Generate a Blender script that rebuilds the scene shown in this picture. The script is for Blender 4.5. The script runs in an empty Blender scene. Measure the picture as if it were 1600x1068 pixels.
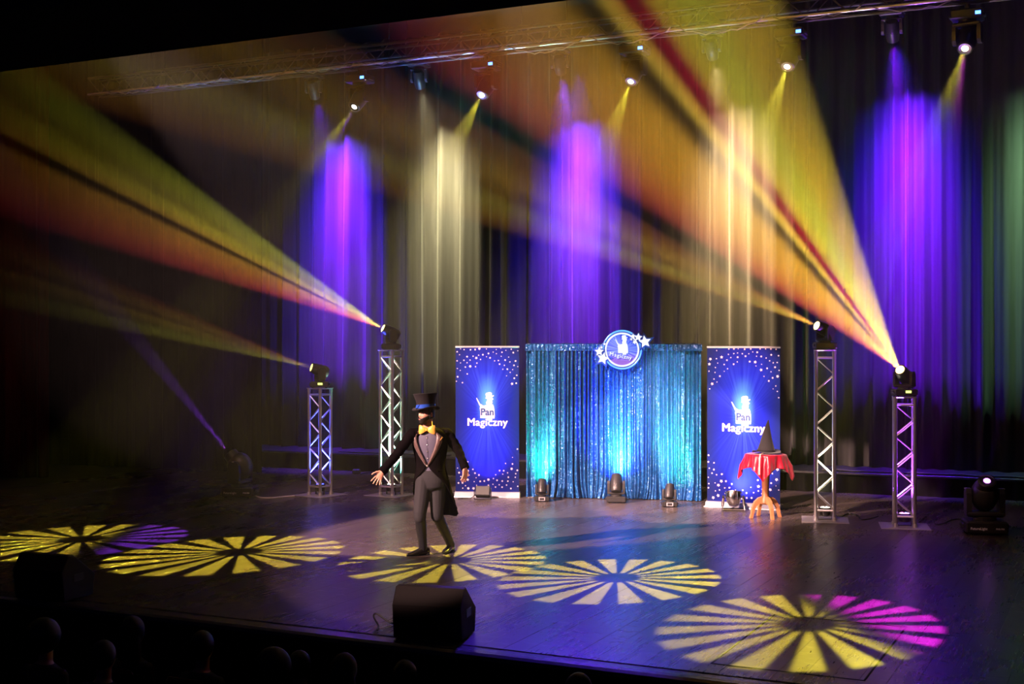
import bpy, bmesh, math, random
from mathutils import Vector, Matrix, Euler
random.seed(7)
PI = math.pi
R = math.radians
SC = bpy.context.scene
COL = SC.collection

# ------------------------------------------------------------------ camera
F_PX = 2000.0
CAM_H = 2.5
TH = math.atan(2000.0 / 4150.0)
CR = Vector((math.cos(TH), math.sin(TH), 0))      # camera right in the world
CF = Vector((-math.sin(TH), math.cos(TH), 0))     # camera forward
cd = bpy.data.cameras.new('camera')
cam = bpy.data.objects.new('camera', cd)
COL.objects.link(cam)
cd.sensor_width = 36.0
cd.lens = 36.0 * F_PX / 1600.0
cam.location = (0, 0, CAM_H)
cam.rotation_euler = (PI / 2, 0, TH)
cd.clip_end = 200
SC.camera = cam

def ray(px, py):
    return CF + CR * ((px - 800) / F_PX) + Vector((0, 0, (534 - py) / F_PX))
CP = Vector((0, 0, CAM_H))
def at(px, py, z=0.0):
    v = ray(px, py)
    return CP + v * ((z - CAM_H) / v.z)
def atd(px, py, d):
    return CP + ray(px, py) * d
def aty(px, py, y):
    v = ray(px, py)
    return CP + v * (y / v.y)

# ------------------------------------------------------------------ world, haze, exposure
W = bpy.data.worlds.new('world')
SC.world = W
W.use_nodes = True
wn = W.node_tree
bg = wn.nodes['Background']
bg.inputs[0].default_value = (0.004, 0.005, 0.02, 1)
bg.inputs[1].default_value = 0.3
HAZE = 0.0030
SC.view_settings.view_transform = 'Standard'
SC.view_settings.look = 'None'
SC.view_settings.exposure = 0.0
SC.view_settings.gamma = 1.0
SC.view_settings.use_curve_mapping = False
cy = SC.cycles
cy.max_bounces = 5
cy.diffuse_bounces = 2
cy.glossy_bounces = 3
cy.transmission_bounces = 3
cy.volume_bounces = 0
cy.transparent_max_bounces = 6
cy.sample_clamp_indirect = 3.0
cy.sample_clamp_direct = 0.0
cy.caustics_reflective = False
cy.caustics_refractive = False
cy.use_denoising = True
try:
    cy.use_light_tree = True
except Exception:
    pass

# ------------------------------------------------------------------ node helper
class NT:
    def __init__(self, nt):
        self.nt = nt
    def n(self, t, **kw):
        x = self.nt.nodes.new(t)
        for k, v in kw.items():
            setattr(x, k, v)
        return x
    def put(self, sock, v):
        if isinstance(v, bpy.types.NodeSocket):
            self.nt.links.new(v, sock)
        elif isinstance(v, (tuple, list)) and len(v) == 3 and sock.type == 'RGBA':
            sock.default_value = (*v, 1)
        else:
            sock.default_value = v
    def m(self, op, a, b=0.0, c=None, clamp=False):
        x = self.n('ShaderNodeMath', operation=op, use_clamp=clamp)
        self.put(x.inputs[0], a)
        self.put(x.inputs[1], b)
        if c is not None:
            self.put(x.inputs[2], c)
        return x.outputs[0]
    def step(self, v, a, b, o0=0.0, o1=1.0):
        x = self.n('ShaderNodeMapRange', interpolation_type='SMOOTHSTEP')
        self.put(x.inputs[0], v)
        for i, q in enumerate((a, b, o0, o1)):
            self.put(x.inputs[i + 1], q)
        return x.outputs[0]
    def mix(self, f, a, b, mode='MIX'):
        x = self.n('ShaderNodeMix', data_type='RGBA', blend_type=mode)
        self.put(x.inputs[0], f)
        self.put(x.inputs[6], a)
        self.put(x.inputs[7], b)
        return x.outputs[2]
    def ramp(self, f, stops, interp='LINEAR'):
        x = self.n('ShaderNodeValToRGB')
        self.put(x.inputs[0], f)
        cr = x.color_ramp
        cr.interpolation = interp
        while len(cr.elements) < len(stops):
            cr.elements.new(0.5)
        for e, (p, c) in zip(cr.elements, stops):
            e.position = p
            e.color = (*c, 1)
        return x.outputs[0]
    def noise(self, vec=None, scale=5.0, detail=3.0, rough=0.55):
        x = self.n('ShaderNodeTexNoise')
        if vec is not None:
            self.put(x.inputs['Vector'], vec)
        x.inputs['Scale'].default_value = scale
        x.inputs['Detail'].default_value = detail
        x.inputs['Roughness'].default_value = rough
        return x.outputs[0]
    def scaled(self, vec, s):
        x = self.n('ShaderNodeVectorMath', operation='MULTIPLY')
        self.put(x.inputs[0], vec)
        x.inputs[1].default_value = s
        return x.outputs[0]

# ------------------------------------------------------------------ lights
def link_light(name, kind, loc, direction, up=(0, 0, 1)):
    ld = bpy.data.lights.new(name, kind)
    o = bpy.data.objects.new(name, ld)
    COL.objects.link(o)
    z = -Vector(direction).normalized()
    x = Vector(up).cross(z)
    if x.length < 1e-4:
        x = Vector((1, 0, 0))
    x.normalize()
    y = z.cross(x)
    m = Matrix((x, y, z)).transposed().to_4x4()
    m.translation = loc
    o.matrix_world = m
    return o, ld

def light_nodes(ld):
    ld.use_nodes = True
    k = NT(ld.node_tree)
    em = [x for x in ld.node_tree.nodes if x.type == 'EMISSION'][0]
    tc = k.n('ShaderNodeTexCoord')
    sp = k.n('ShaderNodeSeparateXYZ')
    ld.node_tree.links.new(tc.outputs['Normal'], sp.inputs[0])
    return k, em, sp

def spot(name, loc, target, color, energy, half, blend=0.15, radius=0.03, up=(0, 0, 1)):
    loc = Vector(loc)
    o, ld = link_light(name, 'SPOT', loc, Vector(target) - loc, up)
    ld.color = color
    ld.energy = energy
    ld.spot_size = 2 * R(half)
    ld.spot_blend = blend
    ld.shadow_soft_size = radius
    return o, ld

def uv_of(k, sp, half):
    t = math.tan(R(half))
    az = k.m('MAXIMUM', k.m('ABSOLUTE', sp.outputs[2]), 1e-4)
    u = k.m('DIVIDE', k.m('DIVIDE', sp.outputs[0], az), t)
    v = k.m('DIVIDE', k.m('DIVIDE', sp.outputs[1], az), t)
    return u, v

def sunburst(ld, half, petals=18, rot=0.0, inner=0.24, soft=0.10, duty=0.55, split=None, rim=0.97):
    """A radial petal gobo in the lamp."""
    k, em, sp = light_nodes(ld)
    u, v = uv_of(k, sp, half)
    r = k.m('SQRT', k.m('ADD', k.m('MULTIPLY', u, u), k.m('MULTIPLY', v, v)))
    a = k.m('ADD', k.m('ARCTAN2', v, u), rot + 4 * PI)
    f = k.m('FRACT', k.m('MULTIPLY', a, petals / (2 * PI)))
    p = k.m('ABSOLUTE', k.m('SUBTRACT', f, 0.5))            # 0 on the petal's axis
    pet = k.step(p, duty / 2 + soft / 2, duty / 2 - soft / 2)
    # flat petal ends
    flat = k.m('MULTIPLY', r, k.m('COSINE', k.m('MULTIPLY', p, 2 * PI / petals)))
    ring = k.m('MULTIPLY', k.step(r, inner - soft * .4, inner + soft * .4), k.step(flat, rim, rim - soft * .5))
    s = k.m('MULTIPLY', pet, ring)
    if split is not None:                                    # half-changed colour wheel
        sa, c0, c1 = split
        w = k.m('ADD', k.m('MULTIPLY', u, math.cos(sa)), k.m('MULTIPLY', v, math.sin(sa)))
        k.put(em.inputs['Color'], k.mix(k.step(w, .22, .36), c0, c1))
        dip = k.m('ABSOLUTE', k.m('SUBTRACT', w, .28))
        s = k.m('MULTIPLY', s, k.step(dip, .0, .22, .08, 1.0))
    k.put(em.inputs['Strength'], s)

def fan(ld, half, stops):
    """Split colour wheel: stripes of colour across the beam."""
    k, em, sp = light_nodes(ld)
    u, v = uv_of(k, sp, half)
    x = k.m('ADD', k.m('MULTIPLY', u, 0.5), 0.5)
    c = k.ramp(x, stops)
    k.put(em.inputs['Color'], c)
    r = k.m('SQRT', k.m('ADD', k.m('MULTIPLY', u, u), k.m('MULTIPLY', v, v)))
    k.put(em.inputs['Strength'], k.step(r, 1.0, 0.9))

def oval(ld, half, su, sv):
    """PAR lamp: an oval beam, su wide and sv tall (fractions of the cone)"""
    k, em, sp = light_nodes(ld)
    u, v = uv_of(k, sp, half)
    a = k.m('DIVIDE', u, su)
    b = k.m('DIVIDE', v, sv)
    e = k.m('ADD', k.m('MULTIPLY', a, a), k.m('MULTIPLY', b, b))
    k.put(em.inputs['Strength'], k.m('POWER', 2.718, k.m('MULTIPLY', e, -1.0)))

# the lamps that belong to fixtures are set up with these numbers
YELLOW = (1.0, 0.86, 0.06)
E_GOBO = 22500
E_BEAM = [65000, 215000, 170000, 320000]     # short left, tall left, tall right, short right
E_WASH = 30000
E_FRONT = 16000

# unseen profile spots and washes, no fixtures, placed just behind the proscenium header, and two from the house
MAG = at(672, 866)
for nm, p0, tgt, half, e, colr in (
        ('front_spot_light', (-11.0, 10.5, 6.9), atd(820, 680, 20.0), 12.6, 12500, (1.0, .60, .52)),
        ('front_spot_light', (-5.5, 10.5, 6.9), atd(1085, 685, 19.0), 10.9, 10500, (1.0, .60, .52)),
        ('front_spot_light', MAG + (-CR * .82 - CF * .57) * 14 + Vector((0, 0, 7.4)), at(755, 825) + Vector((0, 0, .8)), 7.4, 46000, (1.0, .60, .52)),
        ('front_spot_light', MAG + CR * 1.5 - CF * 15 + Vector((0, 0, 7)), at(640, 885), 6.0, 5000, (1.0, .60, .55)),
        ('back_blue_spot_light', aty(905, 112, 17.0), at(890, 955), 9.5, 5200, (.10, .03, 1.0)),
        ('front_wash_light', (-3.6, 10.5, 7.0), at(1350, 820) + Vector((0, 0, .5)), 12, 1100, (1.0, .52, .50)),
        ('front_wash_light', (-11.5, 10.5, 7.0), at(555, 773) + Vector((0, 0, .9)), 13, 1800, (1.0, .52, .50))):
    spot(nm, p0, tgt, colr, e, half, .15 if 'spot' in nm else .9, .08)

# ------------------------------------------------------------------ materials
MATS = {}
def mat(name, color, rough=0.5, metal=0.0, emit=None, estr=0.0, var=0.12, scale=12.0, bump=0.0, sheen=0.0, spec=0.5, coat=0.0):
    if name in MATS:
        return MATS[name]
    m = bpy.data.materials.new(name)
    m.use_nodes = True
    k = NT(m.node_tree)
    b = m.node_tree.nodes['Principled BSDF']
    tc = k.n('ShaderNodeTexCoord')
    nz = k.noise(tc.outputs['Object'], scale, 4)
    lo = tuple(c * (1 - var) for c in color)
    hi = tuple(min(1, c * (1 + var)) for c in color)
    k.put(b.inputs['Base Color'], k.mix(nz, lo, hi))
    k.put(b.inputs['Roughness'], k.m('ADD', rough - .05, k.m('MULTIPLY', nz, .1), clamp=True))
    b.inputs['Metallic'].default_value = metal
    b.inputs['Specular IOR Level'].default_value = spec
    if sheen:
        b.inputs['Sheen Weight'].default_value = sheen
        b.inputs['Sheen Roughness'].default_value = .4
    if coat:
        b.inputs['Coat Weight'].default_value = coat
    if emit:
        b.inputs['Emission Color'].default_value = (*emit, 1)
        b.inputs['Emission Strength'].default_value = estr
    if bump:
        bp = k.n('ShaderNodeBump')
        bp.inputs['Strength'].default_value = bump
        bp.inputs['Distance'].default_value = .01
        k.put(bp.inputs['Height'], k.noise(tc.outputs['Object'], scale * 4, 3))
        k.put(b.inputs['Normal'], bp.outputs[0])
    MATS[name] = m
    return m

def floor_mat():
    m = bpy.data.materials.new('stage_boards')
    m.use_nodes = True
    k = NT(m.node_tree)
    b = m.node_tree.nodes['Principled BSDF']
    geo = k.n('ShaderNodeNewGeometry')
    oi = k.n('ShaderNodeObjectInfo')
    pos = geo.outputs['Position']
    grain = k.noise(k.scaled(pos, (9, .8, 1)), 4, 5, .65)
    big = k.noise(k.scaled(pos, (1, .45, 1)), .9, 4, .6)
    scuff = k.noise(k.scaled(pos, (1.5, 3.2, 1)), 3.2, 6, .72)
    c = k.mix(grain, (.058, .045, .044), (.135, .108, .100))
    c = k.mix(k.step(scuff, .52, .72), c, (.25, .21, .195))
    c = k.mix(k.m('MULTIPLY', oi.outputs['Random'], .45), c, (.035, .026, .024))
    k.put(b.inputs['Base Color'], c)
    rr = k.m('ADD', k.m('MULTIPLY', big, .16), k.m('ADD', .16, k.m('MULTIPLY', grain, .08)))
    k.put(b.inputs['Roughness'], rr)
    b.inputs['Specular IOR Level'].default_value = .55
    bp = k.n('ShaderNodeBump')
    bp.inputs['Strength'].default_value = .16
    bp.inputs['Distance'].default_value = .003
    k.put(bp.inputs['Height'], k.m('ADD', grain, k.m('MULTIPLY', scuff, 1.5)))
    k.put(b.inputs['Normal'], bp.outputs[0])
    return m

def velvet(name, color, sheen=.5, rough=.75):
    m = bpy.data.materials.new(name)
    m.use_nodes = True
    k = NT(m.node_tree)
    b = m.node_tree.nodes['Principled BSDF']
    tc = k.n('ShaderNodeTexCoord')
    nz = k.noise(k.scaled(tc.outputs['Object'], (6, 6, .35)), 3, 4)
    k.put(b.inputs['Base Color'], k.mix(nz, tuple(c * .7 for c in color), tuple(c * 1.3 for c in color)))
    b.inputs['Roughness'].default_value = rough
    b.inputs['Specular IOR Level'].default_value = .08
    b.inputs['Sheen Weight'].default_value = sheen
    b.inputs['Sheen Roughness'].default_value = .35
    return m

def sequin_mat():
    m = bpy.data.materials.new('sequin_cloth')
    m.use_nodes = True
    k = NT(m.node_tree)
    b = m.node_tree.nodes['Principled BSDF']
    tc = k.n('ShaderNodeTexCoord')
    vo = k.n('ShaderNodeTexVoronoi')
    vo.inputs['Scale'].default_value = 75
    k.put(vo.inputs['Vector'], tc.outputs['Object'])
    col = vo.outputs['Color']
    geo = k.n('ShaderNodeNewGeometry')
    sub = k.n('ShaderNodeVectorMath', operation='SUBTRACT')
    k.put(sub.inputs[0], col)
    sub.inputs[1].default_value = (.5, .5, .5)
    sc = k.n('ShaderNodeVectorMath', operation='SCALE')
    k.put(sc.inputs[0], sub.outputs[0])
    sc.inputs['Scale'].default_value = .85
    ad = k.n('ShaderNodeVectorMath', operation='ADD')
    k.put(ad.inputs[0], geo.outputs['Normal'])
    k.put(ad.inputs[1], sc.outputs[0])
    nm = k.n('ShaderNodeVectorMath', operation='NORMALIZE')
    k.put(nm.inputs[0], ad.outputs[0])
    k.put(b.inputs['Normal'], nm.outputs[0])
    sx = k.n('ShaderNodeSeparateColor')
    k.put(sx.inputs[0], col)
    k.put(b.inputs['Base Color'], k.mix(sx.outputs[0], (.003, .055, .24), (.015, .16, .46)))
    b.inputs['Metallic'].default_value = .35
    b.inputs['Roughness'].default_value = .33
    b.inputs['Coat Weight'].default_value = .4
    b.inputs['Coat Roughness'].default_value = .22
    k.put(b.inputs['Coat Normal'], nm.outputs[0])
    return m

def banner_mat():
    """Flat print: deep blue with light rays bursting behind the emblem. Object x in [-.6,.6], z in [0,2.4]."""
    m = bpy.data.materials.new('banner_print')
    m.use_nodes = True
    k = NT(m.node_tree)
    b = m.node_tree.nodes['Principled BSDF']
    tc = k.n('ShaderNodeTexCoord')
    sp = k.n('ShaderNodeSeparateXYZ')
    k.put(sp.inputs[0], tc.outputs['Object'])
    x = sp.outputs[0]
    z = k.m('SUBTRACT', sp.outputs[2], 1.36)
    ang = k.m('ARCTAN2', x, k.m('ABSOLUTE', z))
    cone = k.m('DIVIDE', x, k.m('ADD', k.m('MULTIPLY', k.m('ABSOLUTE', z), .32), .16))
    glow = k.m('POWER', 2.718, k.m('MULTIPLY', k.m('MULTIPLY', cone, cone), -1.0))
    fade = k.step(k.m('ABSOLUTE', z), 1.15, .1)
    rays = k.noise(k.scaled(tc.outputs['Object'], (0, 0, 0)), 1, 1)
    an = k.n('ShaderNodeTexNoise', noise_dimensions='1D')
    k.put(an.inputs['W'], k.m('MULTIPLY', ang, 14))
    an.inputs['Scale'].default_value = 1.0
    an.inputs['Detail'].default_value = 2.0
    rays = k.step(an.outputs[0], .36, .66)
    core = k.m('MULTIPLY', glow, fade)
    base = k.mix(k.step(k.m('ABSOLUTE', x), .62, .12), (.001, .012, .13), (.001, .008, .62))
    base = k.mix(k.step(k.m('ABSOLUTE', z), 1.15, .55), k.mix(.65, base, (.002, .005, .05)), base)
    c = k.mix(k.m('MULTIPLY', core, k.m('ADD', .25, k.m('MULTIPLY', rays, .6))), base, (.04, .10, 1.0))
    hot = k.m('MULTIPLY', k.step(k.m('ABSOLUTE', k.m('SUBTRACT', z, .18)), .5, 0.0), k.step(k.m('ABSOLUTE', x), .2, 0.0))
    c = k.mix(k.m('MULTIPLY', hot, .8), c, (.12, .55, 1.0))
    k.put(b.inputs['Base Color'], c)
    b.inputs['Roughness'].default_value = .6
    b.inputs['Specular IOR Level'].default_value = .15
    return m

M = dict(
    boards=floor_mat(),
    slab=mat('slab_black', (.012, .011, .011), .8),
    black_wall=mat('black_wall', (.008, .008, .009), .9),
    auditorium=mat('dark_carpet', (.02, .008, .008), .95),
    cladding=mat('red_brown_wood', (.10, .022, .012), .5, var=.35),
    lip=mat('stage_lip', (.09, .08, .11), .22, var=.3, bump=.1),
    curtain=velvet('grey_black_velvet', (.065, .062, .062), .2),
    leg=velvet('black_velvet', (.003, .003, .0035), .0),
    redleg=velvet('dark_red_velvet', (.05, .006, .008), .2),
    alu=mat('brushed_aluminium', (.80, .78, .76), .34, .9, var=.06),
    aluplate=mat('aluminium_plate', (.62, .60, .60), .45, .7, var=.1),
    blk=mat('black_plastic', (.022, .021, .022), .38),
    blk2=mat('black_metal', (.035, .033, .034), .42, .3),
    blkrough=mat('black_carpet_covering', (.030, .024, .022), .85, bump=.3, scale=60),
    rubber=mat('black_cable_rubber', (.015, .015, .015), .5),
    greycable=mat('grey_cable', (.30, .26, .24), .5),
    whitecable=mat('white_cable', (.75, .72, .68), .5),
    shaded_alu=mat('shaded_aluminium', (.10, .095, .09), .5, .6, var=.1),
    chrome=mat('chrome', (.85, .84, .84), .16, 1.0, var=.03),
    silverbase=mat('silver_cassette', (.72, .70, .74), .38, .6, var=.05),
    print=banner_mat(),
    white=mat('white_print', (.92, .90, .95), .5, var=.02),
    pinkwhite=mat('pink_white_print', (.95, .70, .80), .5, var=.03),
    navy=mat('blue_letter_print', (.01, .08, .32), .5),
    sequin=sequin_mat(),
    wood=mat('turned_wood', (.30, .11, .04), .42, var=.35, scale=8),
    wood2=mat('pale_wood_edge', (.48, .20, .08), .45, var=.3, scale=10),
    satin=mat('red_satin', (.34, .005, .025), .32, var=.1, sheen=.3),
    felt=mat('black_felt', (.012, .011, .013), .9, sheen=.2),
    rope=mat('cream_cord', (.85, .72, .62), .7),
    skin=mat('skin', (.62, .30, .20), .5, var=.06),
    hair=mat('dark_hair', (.012, .008, .007), .55),
    coat=mat('black_velvet_coat', (.0045, .0035, .004), .9, spec=.0, sheen=.0, var=.3, scale=14, bump=.15),
    lapel=mat('brown_satin_lapel', (.075, .038, .034), .40, var=.15, sheen=.3),
    shirt=mat('slate_shirt', (.055, .050, .085), .7),
    trouser=mat('charcoal_trousers', (.017, .0165, .020), .8, spec=.25, bump=.15, scale=20),
    gaiter=mat('black_boot_leather', (.007, .007, .010), .38),
    shoe=mat('black_patent_leather', (.010, .009, .010), .12, coat=.6),
    hat=mat('charcoal_felt_hat', (.010, .008, .010), .8, spec=.2, sheen=.08),
    ribbon=mat('blue_satin_band', (.02, .07, .42), .3),
    bow=mat('gold_satin_bow', (.80, .38, .06), .38, var=.2),
    button=mat('silver_button', (.8, .75, .7), .3, .9),
    eye=mat('eye_white', (.45, .43, .41), .3),
    pupil=mat('dark_iris', (.02, .012, .01), .2),
    lip_skin=mat('lips', (.48, .16, .13), .5),
    jacket=mat('dark_audience_cloth', (.018, .018, .026), .85, var=.3),
    board=mat('sign_blue_board', (.02, .08, .55), .4),
)
def glowmat(name, color, s):
    return mat(name, (.02, .02, .02), .3, emit=color, estr=s)

# ------------------------------------------------------------------ mesh builders
class MB:
    def __init__(self):
        self.v, self.f = [], []
    def add(self, vs, fs, M4=None):
        o = len(self.v)
        for p in vs:
            p = Vector(p)
            self.v.append(M4 @ p if M4 is not None else p)
        for f in fs:
            self.f.append([i + o for i in f])
        return self
    def box(self, c, s, M4=None, ch=0.0):
        x, y, z = c
        a, b, h = s[0] / 2, s[1] / 2, s[2] / 2
        if ch <= 0:
            vs = [(x + i * a, y + j * b, z + k * h) for k in (-1, 1) for j in (-1, 1) for i in (-1, 1)]
            fs = [(0, 2, 3, 1), (4, 5, 7, 6), (0, 1, 5, 4), (2, 6, 7, 3), (0, 4, 6, 2), (1, 3, 7, 5)]
            return self.add(vs, fs, M4)
        ch = min(ch, a * .9, b * .9, h * .9)
        rings = []
        for (ia, ib, zz) in ((a - ch, b - ch, -h), (a, b, -h + ch), (a, b, h - ch), (a - ch, b - ch, h)):
            c2 = min(ch, ia * .9, ib * .9)
            rings.append([(x + px, y + py, z + zz) for px, py in (
                (-ia + c2, -ib), (ia - c2, -ib), (ia, -ib + c2), (ia, ib - c2),
                (ia - c2, ib), (-ia + c2, ib), (-ia, ib - c2), (-ia, -ib + c2))])
        return self.rings(rings, M4=M4)
    def rings(self, rings, closed=True, caps=True, M4=None):
        n = len(rings[0])
        vs = [p for r in rings for p in r]
        fs = []
        for i in range(len(rings) - 1):
            for j in range(n if closed else n - 1):
                a, b = i * n + j, i * n + (j + 1) % n
                fs.append((a, b, b + n, a + n))
        if caps and closed:
            fs.append(tuple(range(n))[::-1])
            fs.append(tuple((len(rings) - 1) * n + j for j in range(n)))
        return self.add(vs, fs, M4)
    def lathe(self, prof, seg=24, M4=None, caps=True):
        return self.rings([[(r * math.cos(2 * PI * j / seg), r * math.sin(2 * PI * j / seg), z) for j in range(seg)] for r, z in prof], M4=M4, caps=caps)
    def tube(self, pts, r, seg=8, M4=None, flat=None):
        pts = [Vector(p) for p in pts]
        rs = r if isinstance(r, (list, tuple)) else [r] * len(pts)
        rings = []
        up = None
        for i, p in enumerate(pts):
            t = (pts[min(i + 1, len(pts) - 1)] - pts[max(i - 1, 0)])
            if t.length < 1e-9:
                t = Vector((0, 0, 1))
            t.normalize()
            if up is None:
                up = Vector((0, 0, 1)) if abs(t.z) < .9 else Vector((0, 1, 0))
            x = up.cross(t)
            if x.length < 1e-5:
                x = Vector((1, 0, 0)).cross(t)
            x.normalize()
            y = t.cross(x)
            up = y
            q = rs[i]
            qa, qb = (q, q) if not isinstance(q, (tuple, list)) else q
            rings.append([p + x * (qa * math.cos(2 * PI * j / seg)) + y * (qb * math.sin(2 * PI * j / seg)) for j in range(seg)])
        return self.rings(rings, M4=M4)
    def prism(self, poly, y0, y1, M4=None):
        """polygon in the x-z plane, given depth along y"""
        n = len(poly)
        vs = [(x, y0, z) for x, z in poly] + [(x, y1, z) for x, z in poly]
        fs = [tuple(range(n)), tuple(range(2 * n - 1, n - 1, -1))]
        fs += [(i, i + n, (i + 1) % n + n, (i + 1) % n) for i in range(n)]
        return self.add(vs, fs, M4)
    def ball(self, c, r, seg=16, rr=10, M4=None):
        if not isinstance(r, (tuple, list)):
            r = (r, r, r)
        rings = []
        for i in range(1, rr):
            a = PI * i / rr
            rings.append([(c[0] + r[0] * math.sin(a) * math.cos(2 * PI * j / seg), c[1] + r[1] * math.sin(a) * math.sin(2 * PI * j / seg), c[2] - r[2] * math.cos(a)) for j in range(seg)])
        return self.rings(rings, M4=M4)
    def data(self, name, smooth=False):
        me = bpy.data.meshes.new(name)
        me.from_pydata([tuple(p) for p in self.v], [], self.f)
        bm = bmesh.new()
        bm.from_mesh(me)
        bmesh.ops.recalc_face_normals(bm, faces=bm.faces)
        bm.to_mesh(me)
        bm.free()
        if smooth:
            me.polygons.foreach_set('use_smooth', [True] * len(me.polygons))
            if smooth != 'all':
                try:
                    me.set_sharp_from_angle(angle=R(40))
                except Exception:
                    pass
        return me
    def build(self, name, m, parent=None, smooth=False):
        return link(name, self.data(name, smooth), m, parent)

def link(name, me, m, parent=None):
    o = bpy.data.objects.new(name, me)
    COL.objects.link(o)
    if m is not None:
        if len(me.materials):
            me.materials[0] = m
        else:
            me.materials.append(m)
    if parent is not None:
        o.parent = parent
    return o

def tag(o, label=None, cat=None, group=None, kind=None):
    if label: o['label'] = label
    if cat: o['category'] = cat
    if group: o['group'] = group
    if kind: o['kind'] = kind
    return o

def thing(name, label, cat, loc=(0, 0, 0), rz=0.0, group=None):
    o = bpy.data.objects.new(name, None)
    COL.objects.link(o)
    o.empty_display_size = .1
    o.location = loc
    o.rotation_euler = (0, 0, rz)
    return tag(o, label, cat, group)

def bake(o):
    """apply the modifiers of o"""
    dg = bpy.context.evaluated_depsgraph_get()
    dg.update()
    me = bpy.data.meshes.new_from_object(o.evaluated_get(dg))
    o.modifiers.clear()
    o.data = me
    return o

def text_mesh(body, size, extrude=.001, offset=0.0, align='CENTER', res=4, spacing=1.0):
    cu = bpy.data.curves.new('lettering', 'FONT')
    cu.body = body
    cu.size = size
    cu.extrude = extrude
    cu.offset = offset
    cu.align_x = align
    cu.align_y = 'CENTER'
    cu.resolution_u = res
    cu.space_character = spacing
    o = bpy.data.objects.new('lettering', cu)
    COL.objects.link(o)
    dg = bpy.context.evaluated_depsgraph_get()
    dg.update()
    me = bpy.data.meshes.new_from_object(o.evaluated_get(dg))
    bpy.data.objects.remove(o)
    return me

def text(name, body, size, m, parent, loc, rot=(PI / 2, 0, 0), bold=0.0, **kw):
    me = text_mesh(body, size, **kw)
    if bold:
        b = MB()
        vs, fs = [v.co.copy() for v in me.vertices], [list(p.vertices) for p in me.polygons]
        for q, (dx, dy) in enumerate(((-1, 0), (1, 0), (0, .7), (0, -.7))):
            b.add(vs, fs, Matrix.Translation((dx * bold, dy * bold, q * .0001)))
        me = b.data('lettering')
    o = link(name, me, m, parent)
    o.location = loc
    o.rotation_euler = rot
    return o

def star_poly(cx, cz, r, rot=0.0, q=.48):
    return [(cx + (r if i % 2 == 0 else r * q) * math.sin(rot + i * PI / 5), cz + (r if i % 2 == 0 else r * q) * math.cos(rot + i * PI / 5)) for i in range(10)]

# ------------------------------------------------------------------ the setting
Y_FRONT = at(800, 1015).y
PB = at(800, 757)                       # a point on the foot of the riser
RB0, RB1 = at(531, 735), at(1450, 776)
RDIR = (RB1 - RB0).normalized()
RNRM = Vector((-RDIR.y, RDIR.x, 0))
RROT = math.atan2(RDIR.y, RDIR.x)
XL, XR = -21.0, 4.0
Y_BACK = 24.5
fl = MB().box(((XL + XR) / 2, (Y_FRONT + Y_BACK) / 2, -.055), (XR - XL, Y_BACK - Y_FRONT, .06)).build('floor', M['slab'])
tag(fl, kind='structure')
# boards: 0.2 m wide, three lengths per course, each its own piece
pw = .20
ncol = 94
x0 = -17.2
lens = [0, 4.3, 8.3, 12.6]
plank_me = {}
for i in range(ncol):
    sh = (i * 1.37) % 2.4 - 1.2
    cuts = [Y_FRONT, Y_FRONT + 4.1 + sh, Y_FRONT + 8.2 + sh, Y_BACK - 2.2]
    for j in range(3):
        L = cuts[j + 1] - cuts[j] - .006
        key = round(L, 1)
        if key not in plank_me:
            plank_me[key] = MB().box((0, 0, -.0125), (pw - .0015, key, .025), ch=.001).data('plank')
        p = link('plank', plank_me[key], M['boards'], fl)
        p.location = (x0 + (i + .5) * pw, cuts[j] + L / 2, random.uniform(-.001, .001))
        p.scale = (1, L / key, 1)
# trap door seams
q = [at(1100, 1037), at(1338, 1056), at(1432, 978), at(1215, 963)]
hx0, hx1 = (q[0].x + q[3].x) / 2, (q[1].x + q[2].x) / 2
hy0, hy1 = Y_FRONT + .28, (q[2].y + q[3].y) / 2
sm = MB()
for a, b in (((hx0, hy0), (hx1, hy0)), ((hx1, hy0), (hx1, hy1)), ((hx0, hy1), (hx1, hy1)), ((hx0, hy0), (hx0, hy1))):
    sm.box(((a[0] + b[0]) / 2, (a[1] + b[1]) / 2, .0015), (abs(a[0] - b[0]) + .014, abs(a[1] - b[1]) + .014, .004))
sm.build('hatch_seam', M['slab'], fl)

# stage lip: a rounded nosing
prof = [(0, -.16), (-.02, -.16), (-.035, -.10), (-.10, -.085), (-.19, -.085), (-.235, -.07), (-.25, -.045), (-.235, -.015), (-.20, 0.0), (-.13, .002), (-.11, -.006), (-.02, -.006), (0, -.006)]
lip = MB()
lip.rings([[(X, Y_FRONT + a, b) for a, b in prof] for X in (XL, XR)])
tag(lip.build('trim_1', M['lip'], None), kind='structure')
Z_AUD = -1.12
wf = MB().box(((XL + XR) / 2, Y_FRONT - .02, (Z_AUD - .16) / 2), (XR - XL, .03, -Z_AUD - .16)).build('wall_front', M['slab'])
tag(wf, kind='structure')
sl = MB().box((0, 0, 0), (.092, .022, -Z_AUD - .18), ch=.006).data('slat')
for i in range(120):
    s = link('slat', sl, M['cladding'], wf)
    s.location = (-12.6 + i * .1, Y_FRONT - .047, (Z_AUD - .16) / 2)
af = MB().box(((XL + XR) / 2, 1.5, Z_AUD - .05), (XR - XL, 2 * (Y_FRONT - 1.5), .1)).build('floor_auditorium', M['auditorium'])
tag(af, kind='structure')
tag(MB().box(((XL + XR) / 2, Y_BACK, 4.4), (XR - XL, .1, 9)).build('wall_back', M['black_wall']), kind='structure')
tag(MB().box((XL, (Y_BACK - 6) / 2, 3.9), (.1, Y_BACK + 6, 10)).build('wall_left', M['black_wall']), kind='structure')
tag(MB().box((XR, (Y_BACK - 6) / 2, 3.9), (.1, Y_BACK + 6, 10)).build('wall_right', M['black_wall']), kind='structure')
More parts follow.
